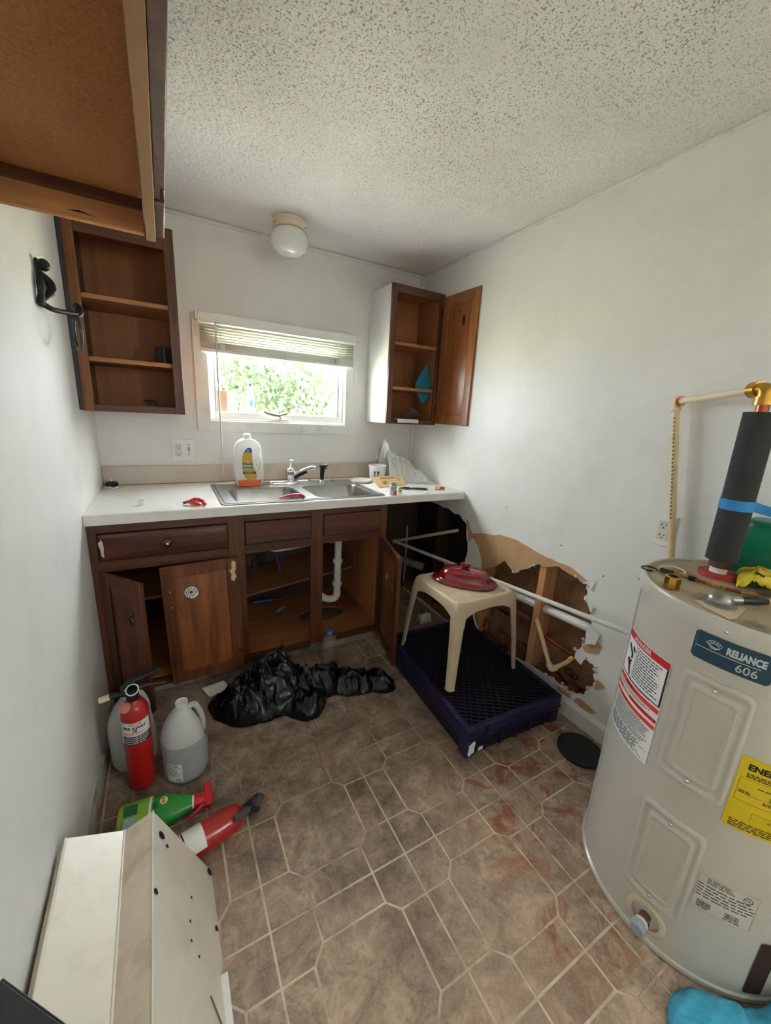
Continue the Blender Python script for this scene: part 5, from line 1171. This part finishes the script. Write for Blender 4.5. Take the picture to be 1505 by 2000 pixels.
bei = mk('beige_resin', (196, 178, 152), .42, var=.04, dirt=((150, 130, 104), .3, 14))
sxc, syc, zt = 1.552, -1.072, .552
top = MB(); top.loft([[(p, q, z) for p, q in rrect(sxc - h, sxc + h, syc - h, syc + h, .045, 6)] for h, z in ((.186, zt - .045), (.182, zt - .012), (.176, zt - .003), (.170, zt), (.158, zt - .001), (.155, zt - .004), (.152, zt - .002))]); top.build('top', bei, t, smooth=40)
ap = MB()
for sx_, sy_ in ((0, -1), (0, 1), (-1, 0), (1, 0)):
    n_ = 12; P0 = []
    for k in range(n_ + 1):
        u = -1 + 2 * k / n_; dz = .045 + .05 * abs(u) ** 3
        P0.append((u * .165, dz))
    for (u0, d0), (u1, d1_) in zip(P0, P0[1:]):
        def q(u, dz, o): return (sxc + u, syc + sy_ * (.184 - o), zt - dz) if sy_ else (sxc + sx_ * (.184 - o), syc + u, zt - dz)
        ap.hexa([q(u0, .03, 0), q(u1, .03, 0), q(u1, d1_, -.002), q(u0, d0, -.002)], [q(u0, .03, .008), q(u1, .03, .008), q(u1, d1_, .006), q(u0, d0, .006)])
ap.build('apron', bei, t)
for sx_ in (-1, 1):
    for sy_ in (-1, 1):
        lg = MB(); rings = []
        for z, off, w in ((zt + .001, .170, .034), (zt - .01, .180, .046), (zt - .05, .188, .05), (zt - .14, .196, .042), (zt - .25, .206, .036), (ZK + .012, .216, .031), (ZK + .0006, .219, .033)):
            cx_, cy_ = sxc + sx_ * off, syc + sy_ * off; r = []
            for k in range(7):                      # outer rounded corner, then the inner L back
                a = RAD(90 * k / 6); rad = .022
                r.append((cx_ + sx_ * (-rad + rad * sin(a)) + (-sx_ * (w - rad) if k == 0 else 0) * 1.0, cy_ + sy_ * (-rad + rad * cos(a)) + (-sy_ * (w - rad) if k == 6 else 0), z))
            th = .009
            r.append((cx_ - sx_ * th, cy_ - sy_ * w, z)); r.append((cx_ - sx_ * (th + .010), cy_ - sy_ * (th + .010), z)); r.append((cx_ - sx_ * w, cy_ - sy_ * th, z))
            rings.append(r)
        lg.loft(rings); lg.build('leg', bei, t, smooth=40)
t = thing('casserole_lid', 'glossy dark red ceramic lid lying on the beige stool', 'lid', (1.57, -1.05, zt))
redc = mk('red_glazed_ceramic', (122, 14, 26), .1, var=.06, coat=.8)
Mo = Matrix.Translation((1.565, -1.055, zt + .001)) @ Matrix.Rotation(RAD(-50), 4, 'Z')
MB(Mo).lathe([(0, .0), (.158, .0), (.162, .005), (.158, .010), (.140, .014), (.130, .020), (.126, .036), (.110, .056), (.075, .068), (.03, .071), (0, .0715)], 48, sy=.62, e=.86).build('dome', redc, t, smooth=70)
MB(Mo).lathe([(.012, .068), (.011, .078), (.018, .086), (.019, .092), (.012, .098), (0, .099)], 20, sx=1.5).build('knob', redc, t, smooth=60)

# ---- small floor things
t = thing('black_disc', 'shallow black plastic disc on the floor beside the crate', 'disc', (1.74, -1.685, 0))
MB().lathe([(0, .001), (.084, .001), (.088, .006), (.088, .016), (.084, .018), (.080, .013), (0, .012)], 44, o=(1.742, -1.685, 0)).build('plate', mk('matt_black', (26, 27, 28), .55), t, smooth=40)
rc = random.Random(9)
for x, y, s, lab in ((1.784, -1.571, .008, 'white plaster chip on the floor near the black disc'), (1.668, -1.531, .004, 'tiny white plaster chip before the blue crate'), (1.47, -1.80, .004, 'tiny white plaster chip close to the water heater')):
    o = MB().ell((x, y, s * .7 + .0005), s, s * .8, s * .7, 6, 4).build('plaster_chip', gypsum); tag(o, lab, 'debris')
def towelh(x, y):
    if (x - 1.599) ** 2 + (y + 2.127) ** 2 < .292 ** 2: return -1
    h = max(bump2(x, y, 1.42, -2.43, .22, .11, .07, -.6, .5), bump2(x, y, 1.30, -2.34, .10, .08, .045, -.3, .5), bump2(x, y, 1.50, -2.47, .2, .1, .10, -.6, .6))
    if h <= 0: return -1
    f = ridged((x * 14 + y * 12, y * 9 - x * 8, 1)) ** 2 * .6 + ridged((x * 25, y * 25, 4)) ** 2 * .25
    return h * (.25 + 1.0 * f)
o = mound('towel', mk('sky_blue_microfibre', (70, 168, 204), .9, var=.12, vs=60, bump=.5, bs=400), 1.15, 1.75, -2.62, -2.24, towelh, 120, 80); tag(o, 'crumpled light blue towel on the floor in front of the water heater', 'towel')
# under the open bay right of the sink cabinet
t = thing('drain_pipe', 'grimy white drain pipe with a coupling in the bay under the worktop', 'pipe', (1.7, -.15, .3))
gp = mk('grimy_pvc', (150, 140, 126), .5, dirt=((70, 60, 50), .6, 14))
MB().tube([(1.375, -.10, .335), (1.70, -.11, .33), (1.86, -.30, .29)], .028, 14).build('pipe', gp, t, smooth=50); MB().tube([(1.66, -.108, .331), (1.74, -.125, .329)], .035, 14).build('coupling', gp, t, smooth=50)
t = thing('white_tub', 'grimy white plastic bucket standing in the bay under the worktop', 'bucket', (1.62, -.28, 0))
MB().lathe([(0, .001), (.07, .001), (.085, .17), (.088, .17), (.088, .18), (.083, .18), (.068, .01), (0, .01)], 28, o=(1.60, -.26, 0)).build('body', gp, t, smooth=40)
MB().torus((1.60, -.26, .15), .095, .003, 'y', 20, 6).build('bail', blackm, t, smooth=60)
t = thing('cardboard_box', 'flattened tan cardboard lying behind the crate under the worktop', 'cardboard', (1.50, -.5, 0))
MB().box(1.40, 1.62, -.62, -.42, .001, .012).box(1.42, 1.60, -.60, -.44, .012, .02).build('sheet', mk('tan_cardboard', (168, 138, 104), .8, var=.08), t, bevel=.002)
o = MB().surf(lambda u, v: (1.69 + .09 * u, -.55 + .05 * v, .02 + .06 * sin(pi * v) * (.5 + .5 * ridged((u * 5, v * 5, 1)))), 12, 10).build('plastic_wrap', paper, smooth=50); q = o.modifiers.new('t', 'SOLIDIFY'); q.thickness = .001; tag(o, 'crumpled white wrapper behind the blue crate', 'wrapper'); o.location.z = -.017
# ================================================================ water heater and plumbing
HX, HY, HR_, HT = 1.599, -2.127, .268, .958
t = thing('water_heater', 'off-white lowboy electric water heater standing by the right wall', 'water heater', (HX, HY, 0))
enam = mk('heater_enamel', (196, 192, 183), .28, var=.015, coat=.25, dirt=((180, 170, 150), .25, 5))
topm = mk('dirty_heater_top', (168, 154, 130), .45, var=.12, vs=12, dirt=((86, 68, 48), .9, 13))
MB().lathe([(HR_ - .004, .012), (HR_, .014), (HR_, .924)], 96, o=(HX, HY, 0), caps=False).build('jacket', enam, t, smooth=60)
MB().lathe([(HR_ + .003, .924), (HR_ + .004, .92), (HR_ + .004, .95), (HR_ + .001, .957), (HR_ - .004, .9585), (HR_ - .008, .956)], 96, o=(HX, HY, 0), caps=False).build('cap_rim', enam, t, smooth=50)
MB().lathe([(HR_ - .008, .956), (HR_ - .02, .9535), (0, .9535)], 96, o=(HX, HY, 0), caps=False).build('top_plate', topm, t, smooth=60)
MB().lathe([(0, .001), (HR_ + .002, .001), (HR_ + .005, .004), (HR_ + .005, .016), (HR_ - .001, .02)], 96, o=(HX, HY, 0), caps=False).build('base_ring', enam, t, smooth=40)
def C(deg0, off=.0008):
    return lambda u, v: (HX + (HR_ + off) * cos(RAD(deg0) + u / HR_), HY + (HR_ + off) * sin(RAD(deg0) + u / HR_), v)
def deg(d): return RAD(d) * HR_
def patch(nm, d0, d1, z0, z1, mat, par, off=.0008, r=.006):
    c = (d0 + d1) / 2; w = deg(d1 - d0) / 2; F, G = C(c, off), C(c, 0); pl = rrect(-w, w, z0, z1, r, 4)
    # strip mesh so the patch follows the curve
    n = 24; b = MB(); F = C(c, off)
    def zlim(u):
        e = max(0, abs(u) - (w - r)); s = r - math.sqrt(max(0, r * r - e * e)); return z0 + s, z1 - s
    vs, fs = [], []
    for k in range(n + 1):
        u = -w + 2 * w * k / n; a, z = zlim(u); vs += [F(u, a), F(u, z)]
    for k in range(n): fs.append((2 * k, 2 * k + 2, 2 * k + 3, 2 * k + 1))
    b.add(vs, fs); return b.build(nm, mat, par, smooth=60)
# jacket seam
b = MB(); b.tube([C(127, .001)(0, .03), C(127, .001)(0, .918)], .0016, 6); b.build('seam', enam, t, smooth=60)
for d, z in ((183.5, .936), (118, .93), (240, .936)): MB().ell(C(d, .004)(0, z), .005, .005, .005, 10, 6).build('screw', chrome, t, smooth=180)
# access panels
def access(d0, d1, z0, z1):
    c = (d0 + d1) / 2; w = deg(d1 - d0) / 2; b = MB(); n = 20
    levels = [(0, .0005, .016), (.0005, .006, .016), (.005, .0085, .015), (.010, .0085, .013), (.0125, .006, .012), (.022, .006, .011), (.0245, .0095, .010), (.030, .0095, .008), (.033, .0075, .007)]
    rings = []
    for ins, off, r in levels:
        F = C(c, off); pl = rrect(-w + ins, w - ins, z0 + ins * 1.25, z1 - ins * 1.25, r, 4)
        dense = []
        for i in range(len(pl)):
            a, e = pl[i], pl[(i + 1) % len(pl)]
            k = 10 if abs(e[0] - a[0]) > .05 else 1
            dense += [(a[0] + (e[0] - a[0]) * j / k, a[1] + (e[1] - a[1]) * j / k) for j in range(k)]
        rings.append([F(u, v) for u, v in dense])
    b.loft(rings, 0, False)
    F = C(c, .0075); iw, zz0, zz1 = w - .033, z0 + .033 * 1.25, z1 - .033 * 1.25
    b.surf(lambda s, v: F(-iw + 2 * iw * s, zz0 + (zz1 - zz0) * v), 12, 1)
    po = b.build('access_panel', enam, t, smooth=50)
    for z in (z0 + .021, z1 - .021): MB().ell(C(c, .0075)(0, z), .0055, .0055, .0055, 10, 6).build('screw', chrome, po, smooth=180)
    return po
access(171.5, 200, .522, .815); access(170.2, 199.2, .138, .424)
# brand plate
bl = patch('brand_plate', 172.4, 201.8, .848, .915, mk('teal_navy_plate', (22, 62, 82), .3, var=.08), t, .0012, .006)
Fp = lambda du, dz: (lambda u, v: C(187.1, .0018)(u + du, v + dz))
silver = mk('silver_print', (196, 204, 204), .4)
b = MB(); put_text(b, 'RELIANCE', .0225, Fp(.024, .8915), 0, .0011, .64); put_rect(b, -.064, .05, .8775, .8792, lambda u, v: C(187.1, .0018)(u, v), n=12); b.build('brand_name', silver, bl)
b = MB(); put_text(b, '606', .026, Fp(.03, .8635), 0, .0001, .95); b.build('model_number', silver, bl)
b = MB()
for k in range(5):                    # little oak-tree emblem: leaf lobes over sweeping lines
    a = RAD(20 + 35 * k); cx_, cz_ = -.030 + .010 * cos(a), .8945 + .006 * sin(a); F = C(187.1, .0018); pts = [F(cx_ + .0042 * cos(q * pi / 6), cz_ + .0036 * sin(q * pi / 6)) for q in range(12)]; b.tube(pts + [pts[0]], .0005, 4)
for k in range(3):
    F = C(187.1, .0018); b.tube([F(-.047 + .006 * k, .8945 - .0028 * k), F(-.036, .890 - .0026 * k), F(-.027, .8882 - .002 * k), F(-.019 - .003 * k, .8895 - .0015 * k)], .0007, 4)
b.build('tree_emblem', silver, bl)
b = MB(); F = C(187.1, .0016); put_rect(b, -.0635, -.0628, .85, .913, F); b.build('plate_edge_line', mk('pale_teal_line', (100, 140, 150), .5), bl)
# danger label
dl = patch('danger_label', 127.5, 166, .492, .798, paper, t, .0009, .002); cD = 146.75; wD = deg(38.5) / 2
F = lambda u, v: C(cD, .0015)(u, v); F4 = lambda u, v: C(cD, .0019)(u, v)
for z0, z1 in ((.776, .796), (.620, .630)): put_rect(MB_ := MB(), -wD + .002, wD - .002, z0, z1, F, n=20); MB_.build('danger_band', redink, dl, smooth=60)
for z0, z1 in ((.648, .661), (.600, .611)): put_rect(MB_ := MB(), -wD + .002, wD - .002, z0, z1, F, n=20); MB_.build('warning_band', orangeink, dl, smooth=60)
b = MB(); put_text(b, 'DANGER', .017, lambda u, v: F4(u - .004, v + .786), 0, .0004); b.add([F4(-.05, .780), F4(-.038, .780), F4(-.044, .792)], [(0, 1, 2)]); put_text(b, 'DANGER', .010, lambda u, v: F4(u - .03, v + .625), 0, .0002); b.build('band_lettering', paper, dl)
b = MB(); put_text(b, 'WARNING', .009, lambda u, v: F4(u - .02, v + .6545), 0, .0002); put_text(b, 'CAUTION', .008, lambda u, v: F4(u - .03, v + .6055), 0, .0002); b.build('band_lettering', mk('maroon_print', (110, 20, 16), .5), dl)
b = MB()
for a in ((-wD + .002, wD - .002, .668, .671), (wD - .007, wD - .002, .668, .776), (-wD + .002, -wD + .003, .668, .776), (-.026, -.025, .671, .776)): put_rect(b, *a, F, n=20 if a[1] - a[0] > .05 else 1)
b.build('label_frame', mk('dark_frame_print', (44, 44, 52), .6), dl)
b = MB(); fine_print(b, -.022, wD - .012, .676, .772, .0078, F, fill=.45, wmin=.006, wmax=.014); fine_print(b, -.03, .06, .672 - .008, .672 - .002, .005, F, fill=.5, wmin=.004, wmax=.01); fine_print(b, -.08, .08, .634, .645, .005, F, fill=.5, wmin=.005, wmax=.012); fine_print(b, -.08, .08, .540, .597, .0044, F, fill=.5, wmin=.004, wmax=.009); fine_print(b, -.08, .082, .497, .536, .0034, F, fill=.6, wmin=.012, wmax=.018); b.build('fine_print', mk('grey_black_print', (84, 84, 90), .6), dl)
b = MB()   # pictogram: tap, drops and a scalded hand
for u, v, r in ((-.066, .752, .007), (-.057, .748, .005), (-.040, .755, .006), (-.034, .750, .005)): b.add([F4(u + r * .7 * cos(k * pi / 5), v + r * sin(k * pi / 5)) for k in range(10)], [tuple(range(10))])
b.tube([F4(-.052, .745), F4(-.046, .742), F4(-.041, .735), F4(-.040, .726)], .0028, 5); b.build('tap_pictogram', ink, dl)
b = MB()
for k in range(4): b.tube([F4(-.062 + .007 * k, .716 + .003 * (k % 2)), F4(-.054 + .003 * k, .703)], .0016, 5)
b.add([F4(-.060, .708), F4(-.043, .706), F4(-.034, .676), F4(-.040, .674)], [(0, 1, 2, 3)]); b.build('hand_pictogram', mk('burnt_hand_print', (120, 22, 40), .6), dl)
# energy label
el = patch('energy_label', 201, 232, .486, .676, mk('yellow_label', (214, 186, 22), .5, var=.05), t, .0009, .003); cE = 216.5; wE = deg(31) / 2
F = lambda u, v: C(cE, .0014)(u, v)
b = MB(); put_text(b, 'ENERGYGUIDE', .0205, lambda u, v: F(u + .004, v + .652), 0, .0009, .92); b.build('energy_heading', ink, el)
b = MB(); fine_print(b, -.058, .0, .627, .638, .0042, F, wmin=.004, wmax=.01); fine_print(b, -.035, .05, .604, .612, .008, F, fill=.3); put_text(b, '$ 508', .016, lambda u, v: F(u + .006, v + .592), 0, .0003); fine_print(b, -.062, -.04, .583, .592, .004, F, wmin=.004, wmax=.01); fine_print(b, -.02, .05, .572, .58, .004, F, wmin=.004, wmax=.01); put_text(b, '4756', .008, lambda u, v: F(u + .005, v + .532)); fine_print(b, -.062, .064, .492, .512, .0052, F, fill=.5, wmin=.006, wmax=.016)
for a in ((-.066, .066, .621, .6216), (-.066, .066, .5625, .5631), (-.066, -.0654, .5625, .621), (-.03, .04, .543, .5436), (-.03, -.0294, .52, .543), (-.066, .066, .583, .5836)): put_rect(b, *a, F, n=10)
b.build('energy_print', mk('olive_print', (60, 52, 14), .6), el)
# rating plate
ul = patch('rating_label', 200.2, 224.2, .222, .325, mk('grey_rating_label', (202, 198, 190), .5, var=.03), t, .0007, .002); cU = 212.2; F = lambda u, v: C(cU, .0012)(u, v)
b = MB(); fine_print(b, -.04, .02, .306, .322, .0055, F, fill=.45); fine_print(b, -.054, .054, .262, .302, .0085, F, fill=.35, wmin=.008, wmax=.02)
for u0 in (-.046, .006):
    for k in range(12): put_rect(b, u0 + k * .0022, u0 + k * .0022 + random.choice((.0008, .0014)), .234, .250, F)
fine_print(b, -.046, -.02, .227, .233, .005, F); fine_print(b, .004, .04, .227, .233, .005, F); pts = [F(.036 + .0085 * cos(k * pi / 12), .309 + .0085 * sin(k * pi / 12)) for k in range(25)]; b.tube(pts, .0007, 4); put_text(b, 'UL', .009, lambda u, v: F(u + .036, v + .309))
for a in ((-.0555, .0555, .3235, .324), (-.0555, .0555, .223, .2235), (-.0555, -.055, .223, .324), (.055, .0555, .223, .324)): put_rect(b, *a, F, n=10)
b.build('rating_print', mk('dark_grey_print', (82, 78, 72), .6), ul)
# drain valve
Mv = Matrix.Translation(C(185.5, 0)(0, .083)) @ Matrix.Rotation(RAD(185.5 - 90), 4, 'Z') @ Matrix.Rotation(RAD(90), 4, 'X')  # local +z points out of the jacket
Mv = Matrix.Translation(C(185.5, 0)(0, .083)) @ Matrix.Rotation(RAD(185.5), 4, 'Z') @ Matrix.Rotation(RAD(90), 4, 'Y')
ring = MB(Mv); ring.lathe([(.034, -.012), (.046, -.004), (.047, .003), (.040, .006), (.033, .004), (.032, -.012)], 32, caps=False); vr = ring.build('drain_collar', mk('yellowed_collar', (206, 196, 172), .5), t, smooth=50)
MB(Mv).lathe([(.033, -.008), (0, -.008)], 32, caps=False).build('drain_recess', mk('dark_recess', (40, 34, 28), .8), vr)
MB(Mv).tube([(0, 0, -.008), (0, 0, .022)], .013, 14).tube([(.018, .006, -.004), (.018, .006, .006)], .008, 10).build('drain_valve', mk('dull_brass', (128, 104, 82), .4, .7), t, smooth=50)
MB(Mv).lathe([(.010, .02), (.016, .024), (.016, .034), (.010, .036)], 8).build('valve_bonnet', mk('white_bonnet', (206, 200, 188), .5), t, smooth=30)
hwl = MB(Mv)
hwl.lathe([((.021 if k % 2 else .018) if False else .02, z) for k, z in ((0, .036), (1, .056))], 6); hwl.build('valve_handle', mk('blue_grey_handle', (156, 162, 174), .45), t, bevel=.003)
# dark edging strip on the lower right of the jacket
patch('brown_strip', 231, 240, .03, .20, mk('brown_strip', (52, 34, 28), .6, var=.15), t, .0015, .006)
# cover plate and tool on top
ZT = .9545
b = MB(); b.prism([(1.388, -2.05), (1.365, -2.09), (1.352, -2.135), (1.375, -2.14), (1.46, -2.128), (1.475, -2.115)], 'z', ZT - .0005, ZT + .002); b.build('junction_cover', mk('cream_cover', (186, 172, 146), .45, var=.06), t, bevel=.001)
t = thing('tubing_tool', 'grey metal tool with black and tan handle on top of the water heater', 'tool', (1.44, -2.095, ZT + .002))
zz = ZT + .0026
MB().lathe([(.034, 0), (.034, .004), (.026, .006), (.026, .012), (.022, .022), (.012, .028), (0, .03)], 24, o=(1.425, -2.088, zz)).build('head', mk('aluminium_cast', (150, 150, 142), .35, .8, var=.15), t, smooth=40)
MB().tube([(1.43, -2.095, zz + .012), (1.462, -2.112, zz + .012)], [.012, .011], 12).build('neck', MATS['aluminium_cast'], t, smooth=50)
MB().tube([(1.46, -2.111, zz + .012), (1.50, -2.130, zz + .011), (1.525, -2.141, zz + .010)], [.010, .011, .009], 12).build('grip', blackp, t, smooth=50)
MB().tube([(1.525, -2.141, zz + .010), (1.62, -2.18, zz + .008)], [.007, .007], 10).build('handle_end', mk('tan_handle', (190, 160, 120), .5), t, smooth=50)
b = MB(); b.lathe([(.017, 0), (.019, .001), (.019, .030), (.0175, .032), (.0135, .032), (.0135, .004), (.0, .004)], 8, o=(1.418, -1.988, ZT + .0006)); o = b.build('brass_nut', brass, smooth=25); tag(o, 'octagonal brass coupling nut on top of the water heater', 'nut')
t = thing('bungee_cord', 'striped bungee cord with a black hook lying across the heater top', 'bungee cord', (1.53, -1.98, ZT))
zc2 = ZT + .0076; pth = [Vector((1.508, -1.915, zc2)), Vector((1.52, -1.945, zc2)), Vector((1.525, -1.98, zc2)), Vector((1.53, -2.02, zc2)), Vector((1.535, -2.06, zc2)), Vector((1.545, -2.085, zc2)), Vector((1.57, -2.11, zc2))]
for k in range(len(pth) - 1):
    MB().tube([pth[k], pth[k + 1]], .005, 8).build('cord', mk('yellow_red_braid', (150, 112, 52), .8, var=.4, vs=120) if k % 2 else mk('red_braid', (132, 58, 46), .8, var=.3, vs=120), t, smooth=60)
MB().tube([pth[0], pth[1]], .0068, 10).tube([pth[2], pth[2].lerp(pth[3], .4)], .0072, 10).build('crimp', blackp, t, smooth=50)
MB().torus((1.498, -1.893, ZT + .004), .019, .0024, 'z', 20, 6, a0=RAD(-70), a1=RAD(230)).build('wire_hook', blackm, t, smooth=60)
o = MB().torus((1.56, -1.925, ZT + .0035), .03, .003, 'z', 28, 6).build('wire_ring', mk('cream_wire', (200, 186, 160), .5), smooth=60); tag(o, 'thin cream ring of tubing on the far edge of the heater top', 'ring')
t = thing('plastic_package', 'crumpled yellow printed plastic package on top of the water heater', 'package', (1.67, -2.07, ZT))
def pk(u, v):
    x = 1.59 + .14 * u; y = -2.062 - .08 * v + .05 * u * (1 - v); h = .035 * ridged((u * 3, v * 3, 3)) ** 2 * sin(pi * min(1, max(0, v))) ** .5 + .02 * sin(pi * u)
    return (x, y, ZT + .002 + max(0, h))
o = MB().surf(pk, 24, 18).build('film', mk('yellow_film', (206, 186, 44), .3, var=.18, vs=16), t, smooth=60); q = o.modifiers.new('t', 'SOLIDIFY'); q.thickness = .001
b = MB(); F = lambda u, v: tuple(Vector(pk(u, v)) + Vector((0, 0, .0015)))
b.tube([F(.5, .25), F(.66, .2), F(.62, .5), F(.5, .25)], .003, 6); b.build('triangle_mark', mk('orange_mark', (206, 96, 30), .5), o)
b = MB(); b.tube([F(.2, .4), F(.3, .35), F(.3, .55), F(.2, .55), F(.2, .4)], .003, 6); b.tube([F(.36, .5), F(.5, .65)], .004, 6); b.build('dark_mark', mk('olive_mark', (84, 76, 34), .6), o)
t = thing('green_jug', 'dark green plastic jug with handle behind the insulated pipe on the heater', 'jug', (1.775, -2.06, ZT))
gj = mk('green_jug_plastic', (16, 104, 76), .3, var=.05); gx, gy = 1.806, -2.04
gb = MB(); gb.loft([[(gx + p, gy + q, ZT + z) for p, q in rrect(-w, w, -d, d, min(w, d) * .5, 5)] for w, d, z in ((.056, .070, .001), (.062, .078, .01), (.062, .078, .09), (.056, .072, .115), (.042, .05, .132), (.040, .045, .146), (.044, .05, .148), (.044, .05, .157), (.040, .045, .159))]); gb.build('body', gj, t, smooth=50)
MB().tube(rounded([(gx - .03, gy + .06, ZT + .125), (gx - .05, gy + .09, ZT + .12), (gx - .055, gy + .1, ZT + .06), (gx - .04, gy + .07, ZT + .03)], .02), .011, 12).build('handle', gj, t, smooth=60)
MB().prism(rrect(-.03, .02, .05, .09, .006, 3), 'x', gx - .0635, gx - .062).build('embossed_panel', gj, t).location = Vector((0, gy, ZT)) - Vector((0, 0, 0))

# ---- hot water pipe with foam insulation, brass elbow and cream pipe to the wall
t = thing('hot_water_pipe', 'hot water riser with black foam insulation, brass elbow and cream pipe', 'pipe', (1.645, -2.0, ZT))
px, py = 1.648, -1.998
MB().cyl((px, py, ZT), (px, py, ZT + .012), .045, n=24).build('rubber_gasket', mk('red_gasket', (168, 60, 56), .7, var=.15), t, smooth=40)
MB().cyl((px, py, ZT + .01), (px, py, ZT + .03), .020, n=20).build('nipple', whitep, t, smooth=40)
MB().cyl((px, py, ZT + .028), (px + .001, py, ZT + .06), .027, n=8).build('union', mk('brown_bronze', (92, 62, 50), .5, .5), t, smooth=30)
MB().tube([(px, py, ZT + .05), (px - .002, py, 1.2), (px - .004, py + .002, 1.408)], [.037, .036, .036], 28).build('foam_insulation', mk('black_foam', (46, 48, 48), .8, var=.1, vs=60, bump=.2), t, smooth=60)
MB().cyl((px - .004, py + .002, 1.40), (px - .005, py + .002, 1.44), .0135, n=16).build('copper_stub', copper, t, smooth=40)
E0 = Vector((px - .006, py + .003, 1.468)); K0 = Vector((1.845, -1.70, 1.446))
dK = (K0 - E0).normalized()
MB().tube(rounded([E0 + Vector((0, 0, -.036)), E0, E0 + dK * .036], .022, 6), .0165, 16).tube([E0 + Vector((0, 0, -.042)), E0 + Vector((0, 0, -.022))], .021, 16).tube([E0 + dK * .02, E0 + dK * .045], .021, 16).build('brass_elbow', brass, t, smooth=50)
MB().tube([E0 + dK * .03, K0], .0115, 14).build('cross_pipe', mk('pale_cream_cpvc', (222, 208, 180), .4, var=.04), t, smooth=50)
K1 = Vector((1.852, -1.795, .90)); K2 = K0 + (K1 - K0) * 1.62
MB().tube(rounded([K0 - dK * .022, K0, K0 + (K1 - K0).normalized() * .03], .012), .0165, 14).build('white_elbow', creamp, t, smooth=50); MB().tube([K0 - dK * .026, K0 - dK * .02], .0175, 14).build('copper_ring', copper, t, smooth=50)
MB().tube([K0, K2], .0115, 14).build('drop_pipe', creamp, t, smooth=50)
b = MB()
for k in range(26):
    f = .10 + k * .025; p = K0.lerp(K1, f); b.box(p.x - .0122, p.x - .0108, p.y - .0022, p.y + .0022, p.z - .004, p.z + .003)
b.build('pipe_print', mk('brown_pipe_print', (120, 96, 56), .6), t)
t = thing('masking_tape', 'strip of blue painter tape wrapped round the insulated pipe', 'tape', (px, py, 1.15))
tape = mk('blue_painter_tape', (34, 126, 196), .6, var=.06)
MB().lathe([(.0378, -.014), (.0378, .014)], 28, o=(px - .0015, py, 1.165), caps=False).build('wrap', tape, t, smooth=60)
MB().hexa([(px + .03, py - .025, 1.148), (px + .17, py - .06, 1.118), (px + .17, py - .06, 1.142), (px + .03, py - .025, 1.176)], [(px + .03, py - .0242, 1.148), (px + .17, py - .0592, 1.118), (px + .17, py - .0592, 1.142), (px + .03, py - .0242, 1.176)]).build('tail', tape, t)
MB().hexa([(px + .034, py + .01, 1.168), (px + .085, py + .016, 1.166), (px + .085, py + .016, 1.194), (px + .034, py + .01, 1.192)], [(px + .034, py + .0108, 1.168), (px + .085, py + .0168, 1.166), (px + .085, py + .0168, 1.194), (px + .034, py + .0108, 1.192)]).build('tail', tape, t)

# ---- long white pipe along the broken wall
t = thing('supply_pipe', 'long thin white pipe running from the water heater to the bay under the worktop', 'pipe', (1.6, -1.1, .62))
e1 = Vector((1.734, -.08, .432)); e2 = Vector((1.80, -1.73, .585)); e3 = Vector((1.907, -.575, .645))
MB().tube([e1, e2, K2 + Vector((-.01, .03, 0))], .0105, 14).build('long_run', pvc, t, smooth=40)
MB().tube([e1, e3], .0105, 14).build('short_run', creamp, t, smooth=50)
MB().ell(tuple(e1), .017, .017, .016).build('elbow', creamp, t, smooth=180)
# pipes inside the broken wall
t = thing('wall_drain', 'large white drain pipe running inside the broken wall', 'pipe', (W + .06, -1.2, .42))
MB().tube([(W + .062, -.45, .365), (W + .058, -1.08, .413), (W + .055, -1.66, .462)], .021, 16).build('pipe', pvc, t, smooth=60)
t = thing('capped_stub', 'bent cream pipe stub with brass fitting sticking out of the broken wall', 'pipe', (W - .02, -1.42, .2))
s0, s1, s2 = Vector((W - .035, -1.303, .405)), Vector((W - .055, -1.437, .212)), Vector((W + .008, -1.488, .278))
MB().tube([s0, s1], .0105, 14).tube([s1, s2], .0105, 14).build('pipe', creamp, t, smooth=50)
MB().tube(rounded([s1 + (s0 - s1).normalized() * .03, s1, s1 + (s2 - s1).normalized() * .03], .02), .0148, 14).build('elbow', creamp, t, smooth=50)
MB().tube([s2 - (s2 - s1).normalized() * .01, s2 + Vector((.01, -.002, .01))], .0155, 12).build('brass_fitting', brass, t, smooth=40)
o = MB().tube([(W + .036, -1.475, .288), (W + .05, -1.33, .286), (W + .07, -.60, .26)], .008, 12).build('copper_pipe', copper, smooth=50); tag(o, 'thin copper pipe inside the broken wall', 'pipe')
o = MB().tube([(W + .045, -.55, .34), (W + .045, -1.20, .33)], .012, 12).build('red_pipe', mk('dull_red_pipe', (140, 62, 58), .6, var=.15), smooth=50); tag(o, 'dull red pipe low inside the broken wall', 'pipe')
o = MB().tube([(W - .012, -.82, .42), (W - .02, -.83, .26), (W - .012, -.86, .16), (W - .02, -.94, .09)], .005, 8).build('white_cable', whitep, smooth=60); tag(o, 'white cable hanging out of the wall hole behind the stool', 'cable')
t = thing('hose_bib', 'tarnished brass valve low inside the broken wall', 'valve', (W + .06, -1.48, .17))
MB().tube([(W + .06, -1.44, .175), (W + .06, -1.50, .17)], .012, 12).build('body', mk('old_brass', (120, 96, 48), .4, .8), t, smooth=50); MB().torus((W + .04, -1.47, .19), .018, .004, 'x', 16, 6).build('wheel', MATS['old_brass'], t, smooth=60)

for o in bpy.data.objects:                     # print too small to pick apart
    if 'print' in o.name and o.parent is not None: o['kind'] = 'stuff'
